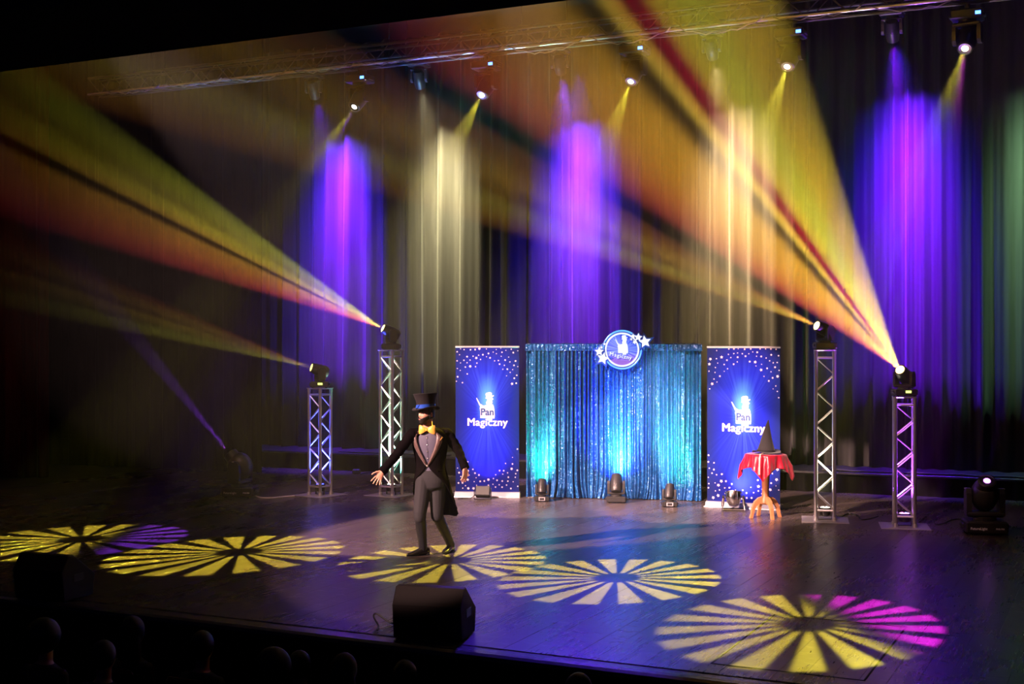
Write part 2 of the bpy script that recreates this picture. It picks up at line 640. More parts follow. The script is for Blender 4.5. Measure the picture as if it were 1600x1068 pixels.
tag(MB().box(((XL + XR) / 2, (Y_BACK + Y_FRONT) / 2, 8.95), (XR - XL, Y_BACK - Y_FRONT, .1)).build('ceiling', M['black_wall']), kind='structure')
# proscenium header, its underside sloped to keep the beam light off it
hb = aty(800, 11, Y_FRONT + .45)
hd = MB().rings([[(X, Y_FRONT + yy, zz) for yy, zz in ((.46, hb.z), (.46, 9.0), (.16, 9.0), (.16, hb.z + .5))] for X in (XL, XR)]).build('wall_header', mat('header_paint', (.022, .017, .032), .85, var=.2))
tag(hd, kind='structure')

# ------------------------------------------------------------------ riser along the back, and the curtains
RZ = .345
riser = thing('platform', 'long low black platform with draped skirt under the tall back curtain', 'platform', RB0, RROT)
MB().box((4.75, 1.2, RZ - .02), (21.5, 2.4, .04), ch=.008).build('deck', M['blk2'], riser)
sk = []
for i in range(481):
    x = -6 + 21.5 * i / 480
    y = .035 * math.sin(x * 9.0 + 1.3 * math.sin(x * 2.1)) + .02 * math.sin(x * 23)
    sk.append((x, y))
s = MB()
s.rings([[(x, y + .04, z) for x, y in sk] for z in (0.0, RZ - .045)], closed=False)
s.build('skirt', M['leg'], riser, 'all')
# folded cloth lying along the platform's edge
for (a, b, nm) in ((-.1, 2.3, 'thin dark cloth lying on the platform edge behind the left truss towers'), (9.2, 12.6, 'thin dark cloth lying on the platform edge behind the right floor moving head')):
    pts = [(a + (b - a) * t / 14, .16 + .03 * math.sin(t * 1.7), .022 + .006 * math.sin(t * 2.3)) for t in range(15)]
    o = MB().tube(pts, [(.075, .012)] * 15, 8).build('folded_cloth', M['curtain'], None, 'all')
    o.location = RB0 + Vector((0, 0, RZ))
    o.rotation_euler = (0, 0, RROT)
    tag(o, nm, 'cloth')

def curtain(name, label, length, height, m, loc, rz, depth=.11, spacing=.34, seed=1, res=.022, cat='curtain', rows=6, hem=0.0):
    rnd = random.Random(seed)
    # fold positions
    xs = []
    ph = [0.0]
    n = int(length / res)
    for i in range(n + 1):
        x = length * i / n
        xs.append(x)
    folds = []
    x = 0
    while x < length + 1:
        w = spacing * rnd.uniform(.55, 1.5)
        folds.append((x, w, rnd.uniform(.45, 1.2), rnd.uniform(-.2, .2)))
        x += w
    prof = []
    fi = 0
    for x in xs:
        while fi < len(folds) - 1 and x >= folds[fi + 1][0]:
            fi += 1
        f0, w, amp, sk_ = folds[fi]
        t = (x - f0) / w
        t2 = t ** (1 + sk_)
        y = -depth * amp * (math.sin(PI * t2) ** 2.4 if 0 < t2 < 1 else 0)
        y += -.012 * math.sin(x * 31 + seed) - .008 * math.sin(x * 57)
        prof.append(y)
    rings = []
    for r in range(rows):
        t = r / (rows - 1)
        z = height * t
        row = []
        for x, y in zip(xs, prof):
            g = 1.0 - .35 * t
            dx = .03 * math.sin(x * 1.9 + t * 1.4) * (1 - t)
            row.append((x + dx - length / 2, y * g + hem * (1 - t) ** 6 * math.sin(x * 8) * -.5, z))
        rings.append(row)
    b = MB()
    b.rings(rings, closed=False)
    o = b.build(name, m, None, 'all')
    o.location = loc
    o.rotation_euler = (0, 0, rz)
    sd = o.modifiers.new('thickness', 'SOLIDIFY')
    sd.thickness = .006
    return tag(o, label, cat)

ctr = RB0 + RDIR * 4.0 + RNRM * 1.15
curtain('stage_curtain', 'tall grey-black velvet back curtain in deep vertical folds behind the whole set', 20.6, 8.2, M['curtain'], (ctr.x, ctr.y, RZ + .006), RROT, seed=3, depth=.30, spacing=.34)
lg = at(395, 740) + Vector((-2.6, .1, 0))
curtain('leg_curtain', 'black leg curtain closing the dark left side of the stage', 5.2, 8.6, M['leg'], (lg.x, lg.y, 0), R(6), seed=5, spacing=.4)
lg2 = at(8, 745)
curtain('red_curtain', 'dark red curtain edge hanging at the far left of the picture', 1.6, 8.6, M['redleg'], (lg2.x, lg2.y, 0), R(30), seed=8, spacing=.3)

# ------------------------------------------------------------------ moving heads
def local_dir(root, d):
    return (Euler(root.rotation_euler).to_matrix().inverted() @ Vector(d)).normalized()

def moving_head(name, label, loc, aim, s=1.0, rz=0.0, hang=False, lens=(1, .8, .3), lstr=6.0, group=None, disp=None, dstr=4.0, letters=None, cat='stage light', round_head=False, lr=1.0):
    """base > display; yoke; head > lens. Returns the root, the lens centre in the world, the beam direction."""
    t = thing(name, label, cat, loc, rz, group)
    if hang:
        t.rotation_euler = (PI, 0, rz)
    pivot = Vector((0, 0, .275 * s))
    sgn = -1 if hang else 1
    pw_ = Vector(loc) + Vector((0, 0, sgn * .275 * s))
    d = (Vector(aim) - pw_).normalized()
    dl = local_dir(t, d)
    b = MB()
    b.box((0, 0, .045 * s), (.30 * s, .24 * s, .09 * s), ch=.012 * s)
    b.lathe([(.085 * s, .088 * s), (.085 * s, .112 * s), (.06 * s, .118 * s)], 20)
    for i in (-1, 1):
        b.box((i * .158 * s, 0, .05 * s), (.022 * s, .11 * s, .03 * s), ch=.006 * s)       # carrying handles
    for i in (-1, 1):
        for j in (-1, 1):
            b.lathe([(.016 * s, -.012 * s), (.016 * s, .004 * s)], 10, Matrix.Translation((i * .11 * s, j * .08 * s, 0)))
    base = b.build('base', M['blk'], t)
    if disp:
        o = MB().box((.02 * s, -.1215 * s, .055 * s), (.075 * s, .004 * s, .032 * s), ch=.001).build('display', disp, base)
    if letters:
        for (w, x, sz) in letters:
            text('lettering', w, sz, M['white'], base, (x * s, -.1225 * s, .038 * s), extrude=.0008, offset=.0012)
    pan = math.atan2(dl.y, dl.x) + PI / 2 if math.hypot(dl.x, dl.y) > .02 else 0.0
    Rp = Matrix.Rotation(pan, 4, 'Z')
    y = MB()
    y.box((0, 0, .135 * s), (.27 * s, .13 * s, .04 * s), Rp, ch=.012 * s)
    for i in (-1, 1):
        prof = [(-.055, .13), (.055, .13), (.062, .20), (.055, .29), (.03, .325), (-.03, .325), (-.055, .29), (-.062, .20)]
        y.prism([(q[0] * s, q[1] * s) for q in prof], 0, .038 * s, Rp @ Matrix.Translation((i * .118 * s + .019 * s, 0, 0)) @ Matrix.Rotation(PI / 2, 4, 'Z'))
    yo = y.build('yoke', M['blk2'], t)
    z = dl
    x = Rp.to_3x3() @ Vector((1, 0, 0))
    x = (x - z * x.dot(z)).normalized()
    yy = z.cross(x)
    H4 = Matrix((x, yy, z)).transposed().to_4x4()
    H4.translation = pivot
    h = MB()
    if round_head:
        h.ball((0, 0, 0), (.098 * s, .12 * s, .13 * s), 24, 14, H4)
        h.lathe([(.07 * s, .09 * s), (.066 * s, .15 * s), (.054 * s, .155 * s), (.05 * s, .146 * s)], 24, H4)
    else:
        h.lathe([(.035 * s, -.15 * s), (.075 * s, -.14 * s), (.092 * s, -.10 * s), (.095 * s, .02 * s), (.086 * s, .10 * s), (.078 * s, .15 * s), (.068 * s, .155 * s), (.064 * s, .148 * s)], 24, H4)
        for i in range(5):
            h.lathe([(.0965 * s, (-.085 + i * .022) * s), (.0985 * s, (-.080 + i * .022) * s), (.0965 * s, (-.075 + i * .022) * s)], 24, H4, caps=False)
    hd_ = h.build('head', M['blk'], t, True)
    if lr < 1:
        MB().lathe([(.060 * s, .148 * s), (.060 * s, .152 * s), (.06 * lr * s, .151 * s), (.06 * lr * s, .147 * s)], 24, H4).build('lens_ring', M['chrome'] if hang else M['blk'], hd_, True)
    l = MB().lathe([(.060 * lr * s, .150 * s), (.058 * lr * s, .1535 * s), (.04 * lr * s, .158 * s), (.015 * lr * s, .160 * s)], 24, H4)
    l.build('lens', glowmat('lens_glow_%d_%d_%d_%d' % (lens[0] * 99, lens[1] * 99, lens[2] * 99, lstr), lens, lstr), hd_, True)
    return t, pw_ + d * (.175 * s), d

def beam_up(d):
    """roll of the colour wheel so that its split lies in the fixture's own vertical plane"""
    return Vector((0, 0, 1))

# ------------------------------------------------------------------ truss towers with their heads
def truss_tower(label, loc, rz, H, seg, group):
    t = thing('truss_tower', label, 'truss', loc, rz, group)
    a = .125
    MB().box((0, 0, .005), (.64, .64, .010), ch=.003).build('base_plate', M['aluplate'], t)
    leg = MB()
    leg.tube([(0, 0, .01), (0, 0, H)], .025, 12)
    leg.lathe([(.034, .010), (.034, .05), (.026, .055)], 12)
    leg.lathe([(.028, H - .05), (.028, H)], 12)
    me = leg.data('leg', True)
    for i in (-1, 1):
        for j in (-1, 1):
            o = link('leg', me, M['alu'], t)
            o.location = (i * a, j * a, 0)
    rung = MB().tube([(-a, 0, 0), (a, 0, 0)], .016, 8).data('rung', True)
    zb, zt = .15, H - .10
    for z in (zb, zt):
        for k in range(4):
            o = link('rung', rung, M['alu'], t)
            o.rotation_euler = (0, 0, k * PI / 2)
            v = Matrix.Rotation(k * PI / 2, 3, 'Z') @ Vector((0, -a, z))
            o.location = v
    fr = MB()
    for k in range(4):
        fr.box((0, -a, H - .004), (2 * a, .03, .008), Matrix.Rotation(k * PI / 2, 4, 'Z'))
    fr.box((0, 0, H + .006), (.31, .31, .012), ch=.003)
    fr.build('top_plate', M['alu'], t)
    dz = (zt - zb) / seg
    br = {}
    for sgn in (-1, 1):
        br[sgn] = MB().tube([(-sgn * a, 0, -dz / 2), (sgn * a, 0, dz / 2)], .0095, 6).data('brace', True)
    for k in range(4):
        for i in range(seg):
            s = 1 if (i + k // 2) % 2 else -1
            o = link('brace', br[s], M['alu'], t)
            o.rotation_euler = (0, 0, k * PI / 2)
            o.location = Matrix.Rotation(k * PI / 2, 3, 'Z') @ Vector((0, -a, zb + dz * (i + .5)))
    return t

TOW = [
    dict(px=(500, 773), H=1.74, seg=7, rz=R(-9), lab='short aluminium truss tower glowing blue inside, leftmost of the four', par=(.05, .07, 1.0), pe=3000, lens=(484, 572)),
    dict(px=(611, 773), H=2.36, seg=9, rz=R(-7), lab='tall aluminium truss tower lit warm green-white, behind the magician', par=(1.0, .92, .62), pe=1300, lens=(599, 512)),
    dict(px=(1289, 812), H=2.38, seg=9, rz=R(13), lab='tall aluminium truss tower lit warm white, just right of the red table', par=(1.0, .86, .66), pe=1300, lens=(1273, 505)),
    dict(px=(1413, 822), H=1.75, seg=7, rz=R(13), lab='short aluminium truss tower glowing purple inside, rightmost of the four', par=(.36, .05, 1.0), pe=2600, lens=(1404, 575)),
]
# beam: image-independent real directions (right, forward, up) in metres, half angle, colour stripes
BEAMS = [
    dict(d=(-.87, -.38, .30), half=6.8, stops=[(0, (.95, .80, .05)), (.22, (.85, .80, .08)), (.34, (.45, .32, .03)), (.48, (.9, .55, .06)), (.58, (.25, .12, .02)), (.72, (.75, .38, .05)), (.9, (.55, .12, .03)), (1, (.4, .02, .03))]),
    dict(d=(-.85, -.32, .44), half=11.0, stops=[(0, (.75, .03, .12)), (.10, (1, .10, .08)), (.28, (1, .28, .05)), (.43, (.95, .42, .04)), (.475, (.10, .05, .01)), (.505, (.10, .05, .01)), (.54, (1, .55, .05)), (.63, (1, .78, .05)), (.72, (.55, .42, .04)), (.84, (.85, .80, .06)), (1, (.70, .74, .08))]),
    dict(d=(-.88, -.38, .345), half=6.5, stops=[(0, (.75, .16, .03)), (.12, (1, .45, .04)), (.28, (1, .70, .08)), (.42, (.6, .30, .04)), (.6, (1, .5, .06)), (.8, (.7, .25, .04)), (1, (.7, .2, .1))]),
    dict(d=(-.58, -.63, .515), half=13.0, stops=[(0, (.75, .04, .20)), (.07, (1, .12, .06)), (.20, (1, .40, .04)), (.36, (1, .48, .04)), (.415, (.12, .06, .01)), (.45, (.10, .05, .01)), (.475, (1, .62, .06)), (.50, (1, .5, .05)), (.525, (.35, .01, .02)), (.56, (.45, .01, .03)), (.60, (.95, .62, .04)), (.70, (.80, .74, .05)), (.84, (1, .55, .04)), (.93, (1, .72, .05)), (1, (1, .55, .04))]),
]
disp_g = glowmat('display_glow', (.7, .9, .15), 3.0)
POS = ['leftmost short', 'left tall', 'right tall', 'rightmost short']
for i, q in enumerate(TOW):
    p = at(*q['px'])
    truss_tower(q['lab'], p, q['rz'], q['H'], q['seg'], 'truss towers')
    B = BEAMS[i]
    d = (CR * B['d'][0] + CF * B['d'][1] + Vector((0, 0, B['d'][2]))).normalized()
    hp = Vector((p.x, p.y, q['H'] + .024))
    t, lp, dd = moving_head('moving_head', 'black moving head spotlight with an amber beam on the %s truss tower' % POS[i], hp, hp + Vector((0, 0, .275)) + d * 20, 1.0, TH, lens=(1, .62, .22) if i > 1 else (1, .82, .2), lstr=9 if i != 0 else 3, group='moving heads on the towers', disp=disp_g if i in (0, 3) else None)
    # roll: the colour split stands across the plane of pan and camera side, u axis pointing up from the beam
    view = (lp - CP).normalized()
    uax = view.cross(dd).normalized()
    if uax.z < 0:
        uax = -uax
    up = uax.cross(-dd) * -1            # y axis of the lamp so that x axis = uax
    o, ld = spot('beam_light', lp, lp + dd, (1, 1, 1), E_BEAM[i], B['half'], .05, .02, up)
    zax = -dd
    yax = zax.cross(uax)
    m = Matrix((uax, yax, zax)).transposed().to_4x4()
    m.translation = lp
    o.matrix_world = m
    fan(ld, B['half'], B['stops'])
    # LED par inside the tower, shining up
    pt = thing('par_light', 'small black LED par can shining up inside the %s truss tower' % POS[i], 'stage light', (p.x, p.y, .0115), q['rz'], 'par cans inside the towers')
    b = MB()
    b.lathe([(.05, .05), (.075, .06), (.085, .10), (.088, .165), (.080, .170), (.076, .160)], 20)
    b.build('housing', M['blk'], pt, True)
    b = MB()
    for s_ in (-1, 1):
        b.box((s_ * .09, 0, .06), (.006, .03, .12), ch=.002)
    b.box((0, 0, .003), (.186, .03, .006), ch=.001)
    b.build('bracket', M['blk2'], pt)
    cols = [q['par']] * 7 if i != 3 else [(.9, .1, .3), (.2, .2, 1), (.8, .1, .9), (.9, .3, .5), (.2, .2, 1), (.6, .1, 1), (.3, .2, 1)]
    for j in range(7):
        r_ = 0 if j == 0 else .048
        a_ = j * PI / 3
        MB().lathe([(.016, .160), (.014, .1715), (.004, .175)], 12, Matrix.Translation((r_ * math.cos(a_), r_ * math.sin(a_), 0))).build('led_lens', glowmat('led_%d_%d' % (i, j if i == 3 else 0), cols[j], 9), pt, True)
    spot('par_beam_light', (p.x, p.y, .20), (p.x, p.y, 3), q['par'], q['pe'], 34, .6, .05)
    if i == 1:
        spot('par_beam_light', (p.x + .03, p.y, .20), (p.x, p.y, 3), (.1, 1, .7), 900, 40, .6, .01)

# ------------------------------------------------------------------ overhead truss and its lamps
YT = 17.2
LED = [(577, 118), (777, 96), (1010, 69), (1256, 40), (1535, 5)]
ZT = 6.85
tx0, tx1 = -16.5, 2.0
tr = thing('lighting_truss', 'overhead aluminium lighting truss hung with lamps and looped cables', 'truss', (0, YT, ZT), 0)
for j in (-1, 1):
    for z in (.0, .28):
        MB().tube([(tx0, j * .14, z), (tx1, j * .14, z)], .024, 10).build('chord', M['alu'] if z == 0 and j < 0 else M['shaded_alu'], tr, True)  # paler front chord stands in for beam light, the rest darkened as unlit
nb = int((tx1 - tx0) / .28)
zz = MB()
mes = {}
for sgn in (-1, 1):
    mes[sgn] = MB().tube([(-.14, 0, .0 if sgn > 0 else .28), (.14, 0, .28 if sgn > 0 else 0)], .009, 6).data('brace', True)
for i in range(nb):
    for j in (-1, 1):
        o = link('brace', mes[1 if i % 2 else -1], M['shaded_alu'], tr)
        o.location = (tx0 + .14 + i * .28, j * .14, 0)
    o = link('brace', MB().tube([(0, -.14, 0), (.28, .14, 0)], .009, 6).data('brace') if i == 0 else BR, M['shaded_alu'], tr)
    BR = o.data
    o.location = (tx0 + i * .28, 0, 0)
for i in range(7):      # suspension wires
    o = MB().tube([(tx0 + 1 + i * 2.7, 0, .28), (tx0 + 1 + i * 2.7, 0, 8.8 - ZT)], .006, 6).build('suspension_wire', M['blk2'], tr)
# cables lashed along the truss, drooping between ties
rnd = random.Random(4)
for kx in range(14):
    xa = tx0 + .4 + kx * 1.3
    n = 14
    dr = rnd.uniform(.05, .16)
    pts = [(xa + 1.25 * t / n, -.16 - .02 * math.sin(t), .02 - dr * math.sin(PI * t / n) + .015 * math.sin(t * 2.3)) for t in range(n + 1)]
    MB().tube(pts, .009, 6).build('cable_loop', M['greycable'], tr, True)  # paler cable colour stands in for the beam's light on them

blue_led = glowmat('status_led', (.03, .12, 1.0), 16.0)
GOBO = [(128, 842), (374, 862), (704, 875), (964, 902), (1264, 974)]
NAMES = ['leftmost of the row', 'second from the left of the row', 'third and middle one of the row', 'fourth of the row above the table', 'rightmost of the row, top right corner']
for i in range(5):
    l = aty(*LED[i], YT)
    c = Vector((l.x - .18, YT, ZT - .14))
    tg = at(*GOBO[i])
    s = 1.3
    t, lp, dd = moving_head('hanging_moving_head', 'hanging black moving head with yellow beam, %s' % NAMES[i], c, tg, s, 0, True, lens=(1, .95, .35) if i else (1, .9, .75), lstr=14, group='moving heads hung on the truss', lr=.55)
    b = MB()
    b.box((0, 0, -.02), (.06, .07, .07), ch=.01)
    b.lathe([(.032, -.09), (.032, -.03)], 12)
    b.build('clamp', M['blk2'], t)
    MB().box((.11 * s, .122 * s, .05 * s), (.05 * s, .008, .030 * s), ch=.001).build('status_light', blue_led, t)
    half = [9.3, 9.1, 8.7, 8.6, 8.3][i]
    sp_ = [(PI + .75, YELLOW, (.28, .05, 1.0)), None, None, None, (PI + .85, YELLOW, (.85, .02, .85))][i]
    o, ld = spot('gobo_light', lp, tg, YELLOW if sp_ is None else (1, 1, 1), E_GOBO * [.6, .8, .9, 1, 1.0][i], half, .03, .012 if i < 4 else .025)
    sunburst(ld, half, 18, [.1, .4, .87, 1.0, 1.3][i], .21, .10 if i < 4 else .14, .56, split=sp_)

WASHX = [(490, 132), (655, 114), (875, 108), (1112, 78), (1394, 30), (1690, 0)]
WCOL = [(.30, .015, 1.0), (1.0, .88, .46), (.34, .035, 1.0), (1.0, .70, .36), (.30, .005, 1.0), (.35, .75, .35)]
WTGT = [(535, 350), (695, 340), (905, 340), (1150, 320), (1420, 320), (1640, 320)]
WN = ['purple light, leftmost of the row', 'warm white light, second of the row', 'purple light, third of the row', 'warm white light, fourth of the row', 'deep blue light, fifth of the row', 'green light, off the right end']
YW = 20.3
ZW = 7.75
wb = thing('lighting_bar', 'thin overhead pipe near the back curtain carrying the wash lights', 'lighting bar', (0, YW, ZW), 0)
MB().tube([(tx0, 0, 0), (3.0, 0, 0)], .028, 12).build('pipe', M['blk2'], wb, True)
for i in range(7):
    MB().tube([(tx0 + 1.5 + i * 2.7, 0, .02), (tx0 + 1.5 + i * 2.7, 0, 8.8 - ZW)], .006, 6).build('suspension_wire', M['blk2'], wb)
for i in range(6):
    l = aty(*WASHX[i], YW)
    c = Vector((l.x, YW, ZW - .14))
    yb = (ctr.y + (l.x - ctr.x) * math.tan(RROT)) - .2
    tg = aty(*WTGT[i], yb)
    t, lp, dd = moving_head('wash_light', 'hanging black wash light throwing %s' % WN[i], c, tg, 1.15, 0, True, lens=WCOL[i], lstr=1.2, group='wash lights hung on the truss', round_head=False)
    b = MB()
    b.box((0, 0, -.02), (.06, .07, .07), ch=.01)
    b.lathe([(.032, -.09), (.032, -.03)], 12)
    b.build('clamp', M['blk2'], t)
    e = E_WASH * [.40, .17, .42, .26, .42, .14][i]
    o, ld = spot('wash_beam_light', lp, tg, WCOL[i], e, 40, .3, .05)
    oval(ld, 40, .18 if i % 2 == 0 else .24, .62)
    if i in (0, 2, 4):
        o, ld = spot('wash_beam_light', lp + Vector((.02, 0, 0)), tg, (.02, .015, 1.0), e * .8, 40, .3, .05)
        oval(ld, 40, .27, .75)

# ------------------------------------------------------------------ floor moving heads
for px, rz, aim, lab, e in (((375, 776), R(12), (-.55, .15, .62), 'large black moving head on the dark stage floor at left with thin violet beam', 130000),
                            ((1538, 833), R(16), (-.10, -.62, .75), 'large black moving head on the stage floor at right with violet lens', 1500)):
    p = at(*px)
    p.z = .012 * 1.75 + .001
    d = CR * aim[0] + CF * aim[1] + Vector((0, 0, aim[2]))
    t, lp, dd = moving_head('floor_moving_head', lab, p, p + Vector((0, 0, .48)) + d * 10, 1.75, rz + (0 if px[0] > 800 else TH * .4), lens=(.62, .16, 1), lstr=7, lr=.42, group='moving heads on the stage floor', letters=[('FutureLight', -.06, .045), ('PHS-700', .09, .03)], round_head=True)
    for i in (-1, 1):
        MB().box((i * .135 * 1.75, 0, .322 * 1.75), (.035, .03, .012), Matrix.Rotation(math.atan2(*(local_dir(t, dd).xy.yx)) + PI / 2, 4, 'Z'), ch=.003).build('lock_tab', M['silverbase'], t)
    spot('violet_beam_light', lp, lp + dd, (.35, .05, 1.0), e, 3.5, .1, .02)

# ------------------------------------------------------------------ emblem shared by banners and sign
def emblem(MBx, s, y0, y1, ox=0, oz=0):
    """Little figure in a hat behind a card, holding up a wand. Width about 1.0 * s."""
    def P(pts):
        MBx.prism([(ox + x * s, oz + z * s) for x, z in pts], y0, y1)
    P([(-.30, -.42), (.44, -.44), (.46, -.30), (.44, .02), (.40, .22), (.36, .30), (.14, .30), (-.10, .24), (-.30, .26), (-.33, .10), (-.30, -.1)])     # card
    P([(-.30, .26), (-.33, .20), (-.52, .62), (-.49, .64), (-.30, .32), (-.18, .27)])                      # wand
    P([(.02, .28), (.30, .28), (.34, .44), (.28, .50), (.05, .50), (.0, .40)])                            # shoulders, chin
    P([(.06, .48), (.30, .48), (.40, .58), (.30, .66), (.04, .62)])                                       # face
    P([(-.04, .60), (.10, .585), (.34, .68), (.42, .74), (.40, .78), (.20, .72), (-.02, .66)])            # brim
    P([(.0, .66), (.31, .75), (.30, .90), (.20, .94), (.02, .90), (-.03, .84)])                           # crown
    P([(.06, -.43), (.32, -.43), (.33, -.54), (.22, -.56), (.20, -.52), (.16, -.56), (.04, -.54)])        # feet
    return MBx

def rollup(label, px0, px1, seed):
    a, b = at(*px0), at(*px1)
    c = (a + b) / 2
    rz = math.atan2(b.y - a.y, b.x - a.x)
    wd = (b - a).length
    t = thing('rollup_banner', label, 'banner', c, rz, 'roll-up banners')
    hw = wd / 2
    cs = MB()
    cs.rings([[(x, y, z) for y, z in ((-.11, .0), (-.105, .012), (-.05, .075), (.03, .085), (.10, .05), (.11, 0))] for x in (-hw, hw)])
    cs.build('cassette', M['silverbase'], t)
    for i in (-1, 1):
        MB().rings([[(x, y, z) for y, z in ((-.114, -.0), (-.108, .016), (-.05, .08), (.03, .09), (.104, .052), (.114, 0))] for x in (i * hw - .008, i * hw + .008)]).build('end_cap', M['chrome'], t)
    zt = 2.41
    w2 = hw - .02
    sh = MB().box((0, 0, (zt + .08) / 2), (2 * w2, .003, zt - .08)).build('banner_sheet', M['print'], t)
    tr_ = MB().box((0, 0, zt + .012), (2 * w2 + .01, .022, .03), ch=.006).build('top_rail', M['silverbase'], t)
    MB().tube([(0, .035, .08), (0, .03, zt)], .010, 8).build('support_pole', M['blk2'], t)
    # printed stars: thin print a hair proud of the sheet
    rnd = random.Random(seed)
    st = MB()
    got = []
    def put(x, z, r):
        if abs(x) > w2 - r or any((x - p) ** 2 + (z - q) ** 2 < (.045 + r) ** 2 for p, q in got):
            return
        got.append((x, z))
        st.prism(star_poly(x, z, r, rnd.uniform(0, 1)), -.0032, -.0018)
    for _ in range(700):
        x = rnd.uniform(-w2, w2)
        e = abs(x) / w2
        r = rnd.choice([.011, .013, .015, .018, .018, .026])
        h = .16 + .62 * e ** 1.5
        if rnd.random() < .45:
            put(x, zt - .01 - rnd.random() ** 1.3 * h, r)
        else:
            put(x, .13 + rnd.random() ** 1.3 * h * .95, r)
        if len(got) > 165:
            break
    tag(st.build('printed_stars', M['pinkwhite'], t), kind='stuff')
    e = emblem(MB(), .31, -.0042, -.0018, -.02, 1.40)
    e.build('emblem', M['white'], t)
    text('lettering', 'Pan', .155, M['navy'], t, (.0, -.0046, 1.365), extrude=.0006, offset=.004)
    text('lettering', 'Magiczny', .172, M['white'], t, (.0, -.0035, 1.20), extrude=.0012, bold=.006, spacing=1.05)
    return t

rollup('blue roll-up banner with printed stars standing behind the magician', (710, 775), (813, 776), 11)
rollup('blue roll-up banner with printed stars standing behind the red table', (1103, 790), (1221, 796), 23)

# ------------------------------------------------------------------ sequin backdrop
a, b = at(818, 776), at(1101, 781)
bc = (a + b) / 2
brz = math.atan2(b.y - a.y, b.x - a.x)
bw = (b - a).length - .10
bd = thing('sequin_backdrop', 'blue sequin curtain on a frame between the two banners', 'backdrop', bc, brz)
BH = 2.47
def sequin_sheet(w, z0, z1, seed, depth, y0, n, rows, flare):
    rnd = random.Random(seed)
    ks = [(rnd.uniform(14, 60), rnd.uniform(0, 6.3), rnd.uniform(.3, 1)) for _ in range(7)]
    rings = []
    for r in range(rows):
        t = r / (rows - 1)
        z = z0 + (z1 - z0) * t
        row = []
        for i in range(n + 1):
            x = w * (i / n - .5)
            y = 0
            for kf, p, am in ks:
                y += am * math.sin(kf * x + p + .35 * math.sin(z * 1.1 + p))
            y = depth * (abs(math.sin(y * .8)) * 1.2 + .3 * math.sin(x * 95 + 1.0 * math.sin(z)))
            low = max(0, 1 - t * 7)
            y = y * (1 + flare * low ** 2) + flare * .035 * low ** 2 + .5 * low ** 2 * max(0, x / w - .30)
            row.append((x + low ** 2 * .04 * math.sin(x * 9), y0 - y, z))
        rings.append(row)
    m_ = MB()
    m_.rings(rings, closed=False)
    return m_
c1 = sequin_sheet(bw, .012, BH - .03, 2, .05, 0, 520, 30, .45).build('curtain', M['sequin'], bd, 'all')
c2 = sequin_sheet(bw + .02, BH - .11, BH - .005, 9, .016, -.055, 420, 5, 0).build('top_hem', M['sequin'], bd, 'all')
MB().tube([(-bw / 2, .05, BH - .03), (bw / 2, .05, BH - .03)], .02, 10).build('cross_bar', M['alu'], bd, True)
for i in (-1, 0, 1):
    f = MB()
    f.tube([(i * (bw / 2 - .03), .06, 0), (i * (bw / 2 - .03), .06, BH)], .02, 10)
    f.box((i * (bw / 2 - .25) , .12, .005), (.4, .3, .01), ch=.002)
    f.build('upright', M['alu'], bd, True)
tag(MB().rings([[(x, -.055 + .03 * math.sin(j), BH + .012 * math.sin(j) ) for j in (0, 1, 2, 3)] for x in (-bw / 2, bw / 2)], closed=False).build('top_fold', M['sequin'], bd))

# sign: round lit board with stars, hung on the front of the backdrop
sc_ = atd(972, 546, (bc - CP).dot(CF) - .20)
sg = thing('lit_sign', 'round blue lit sign with white stars hung at the top of the sequin curtain', 'sign', sc_, brz)
MB().lathe([(.315, -.012), (.315, .012)], 48, Matrix.Rotation(PI / 2, 4, 'X') @ Matrix.Translation((0, 0, -.02))).build('backing_board', M['board'], sg)
neon = glowmat('sign_white_light', (.85, .88, 1.0), 1.15)
neonb = glowmat('sign_cyan_light', (.10, .38, 1.0), 1.6)
ring = MB()
n = 56
ring.tube([(.30 * math.cos(2 * PI * i / n), -.006, .30 * math.sin(2 * PI * i / n)) for i in range(n + 1)], .013, 8)
ring.build('outer_ring', neonb, sg, True)
ring = MB()
ring.tube([(.258 * math.cos(2 * PI * i / n), -.010, .258 * math.sin(2 * PI * i / n)) for i in range(n + 1)], .014, 8)
ring.build('inner_ring', neon, sg, True)
def face_mat():
    m = bpy.data.materials.new('sign_face')
    m.use_nodes = True
    k = NT(m.node_tree)
    b = m.node_tree.nodes['Principled BSDF']
    tc = k.n('ShaderNodeTexCoord')
    sp = k.n('ShaderNodeSeparateXYZ')
    k.put(sp.inputs[0], tc.outputs['Object'])
    an = k.n('ShaderNodeTexNoise', noise_dimensions='1D')
    k.put(an.inputs['W'], k.m('MULTIPLY', k.m('ARCTAN2', sp.outputs[0], sp.outputs[2]), 7))
    an.inputs['Scale'].default_value = 1
    c = k.mix(k.step(an.outputs[0], .35, .65), (.02, .05, .60), (.12, .22, .95))
    c = k.mix(k.step(sp.outputs[2], -.02, -.2), c, (.12, .07, .42))
    k.put(b.inputs['Base Color'], c)
    k.put(b.inputs['Emission Color'], c)            # backlit print
    b.inputs['Emission Strength'].default_value = .75
    return m
MB().lathe([(.25, -.004), (.25, .004)], 48, Matrix.Rotation(PI / 2, 4, 'X')).build('sign_face', face_mat(), sg)
emblem(MB(), .21, -.022, -.006, -.0, .035).build('emblem', neon, sg)
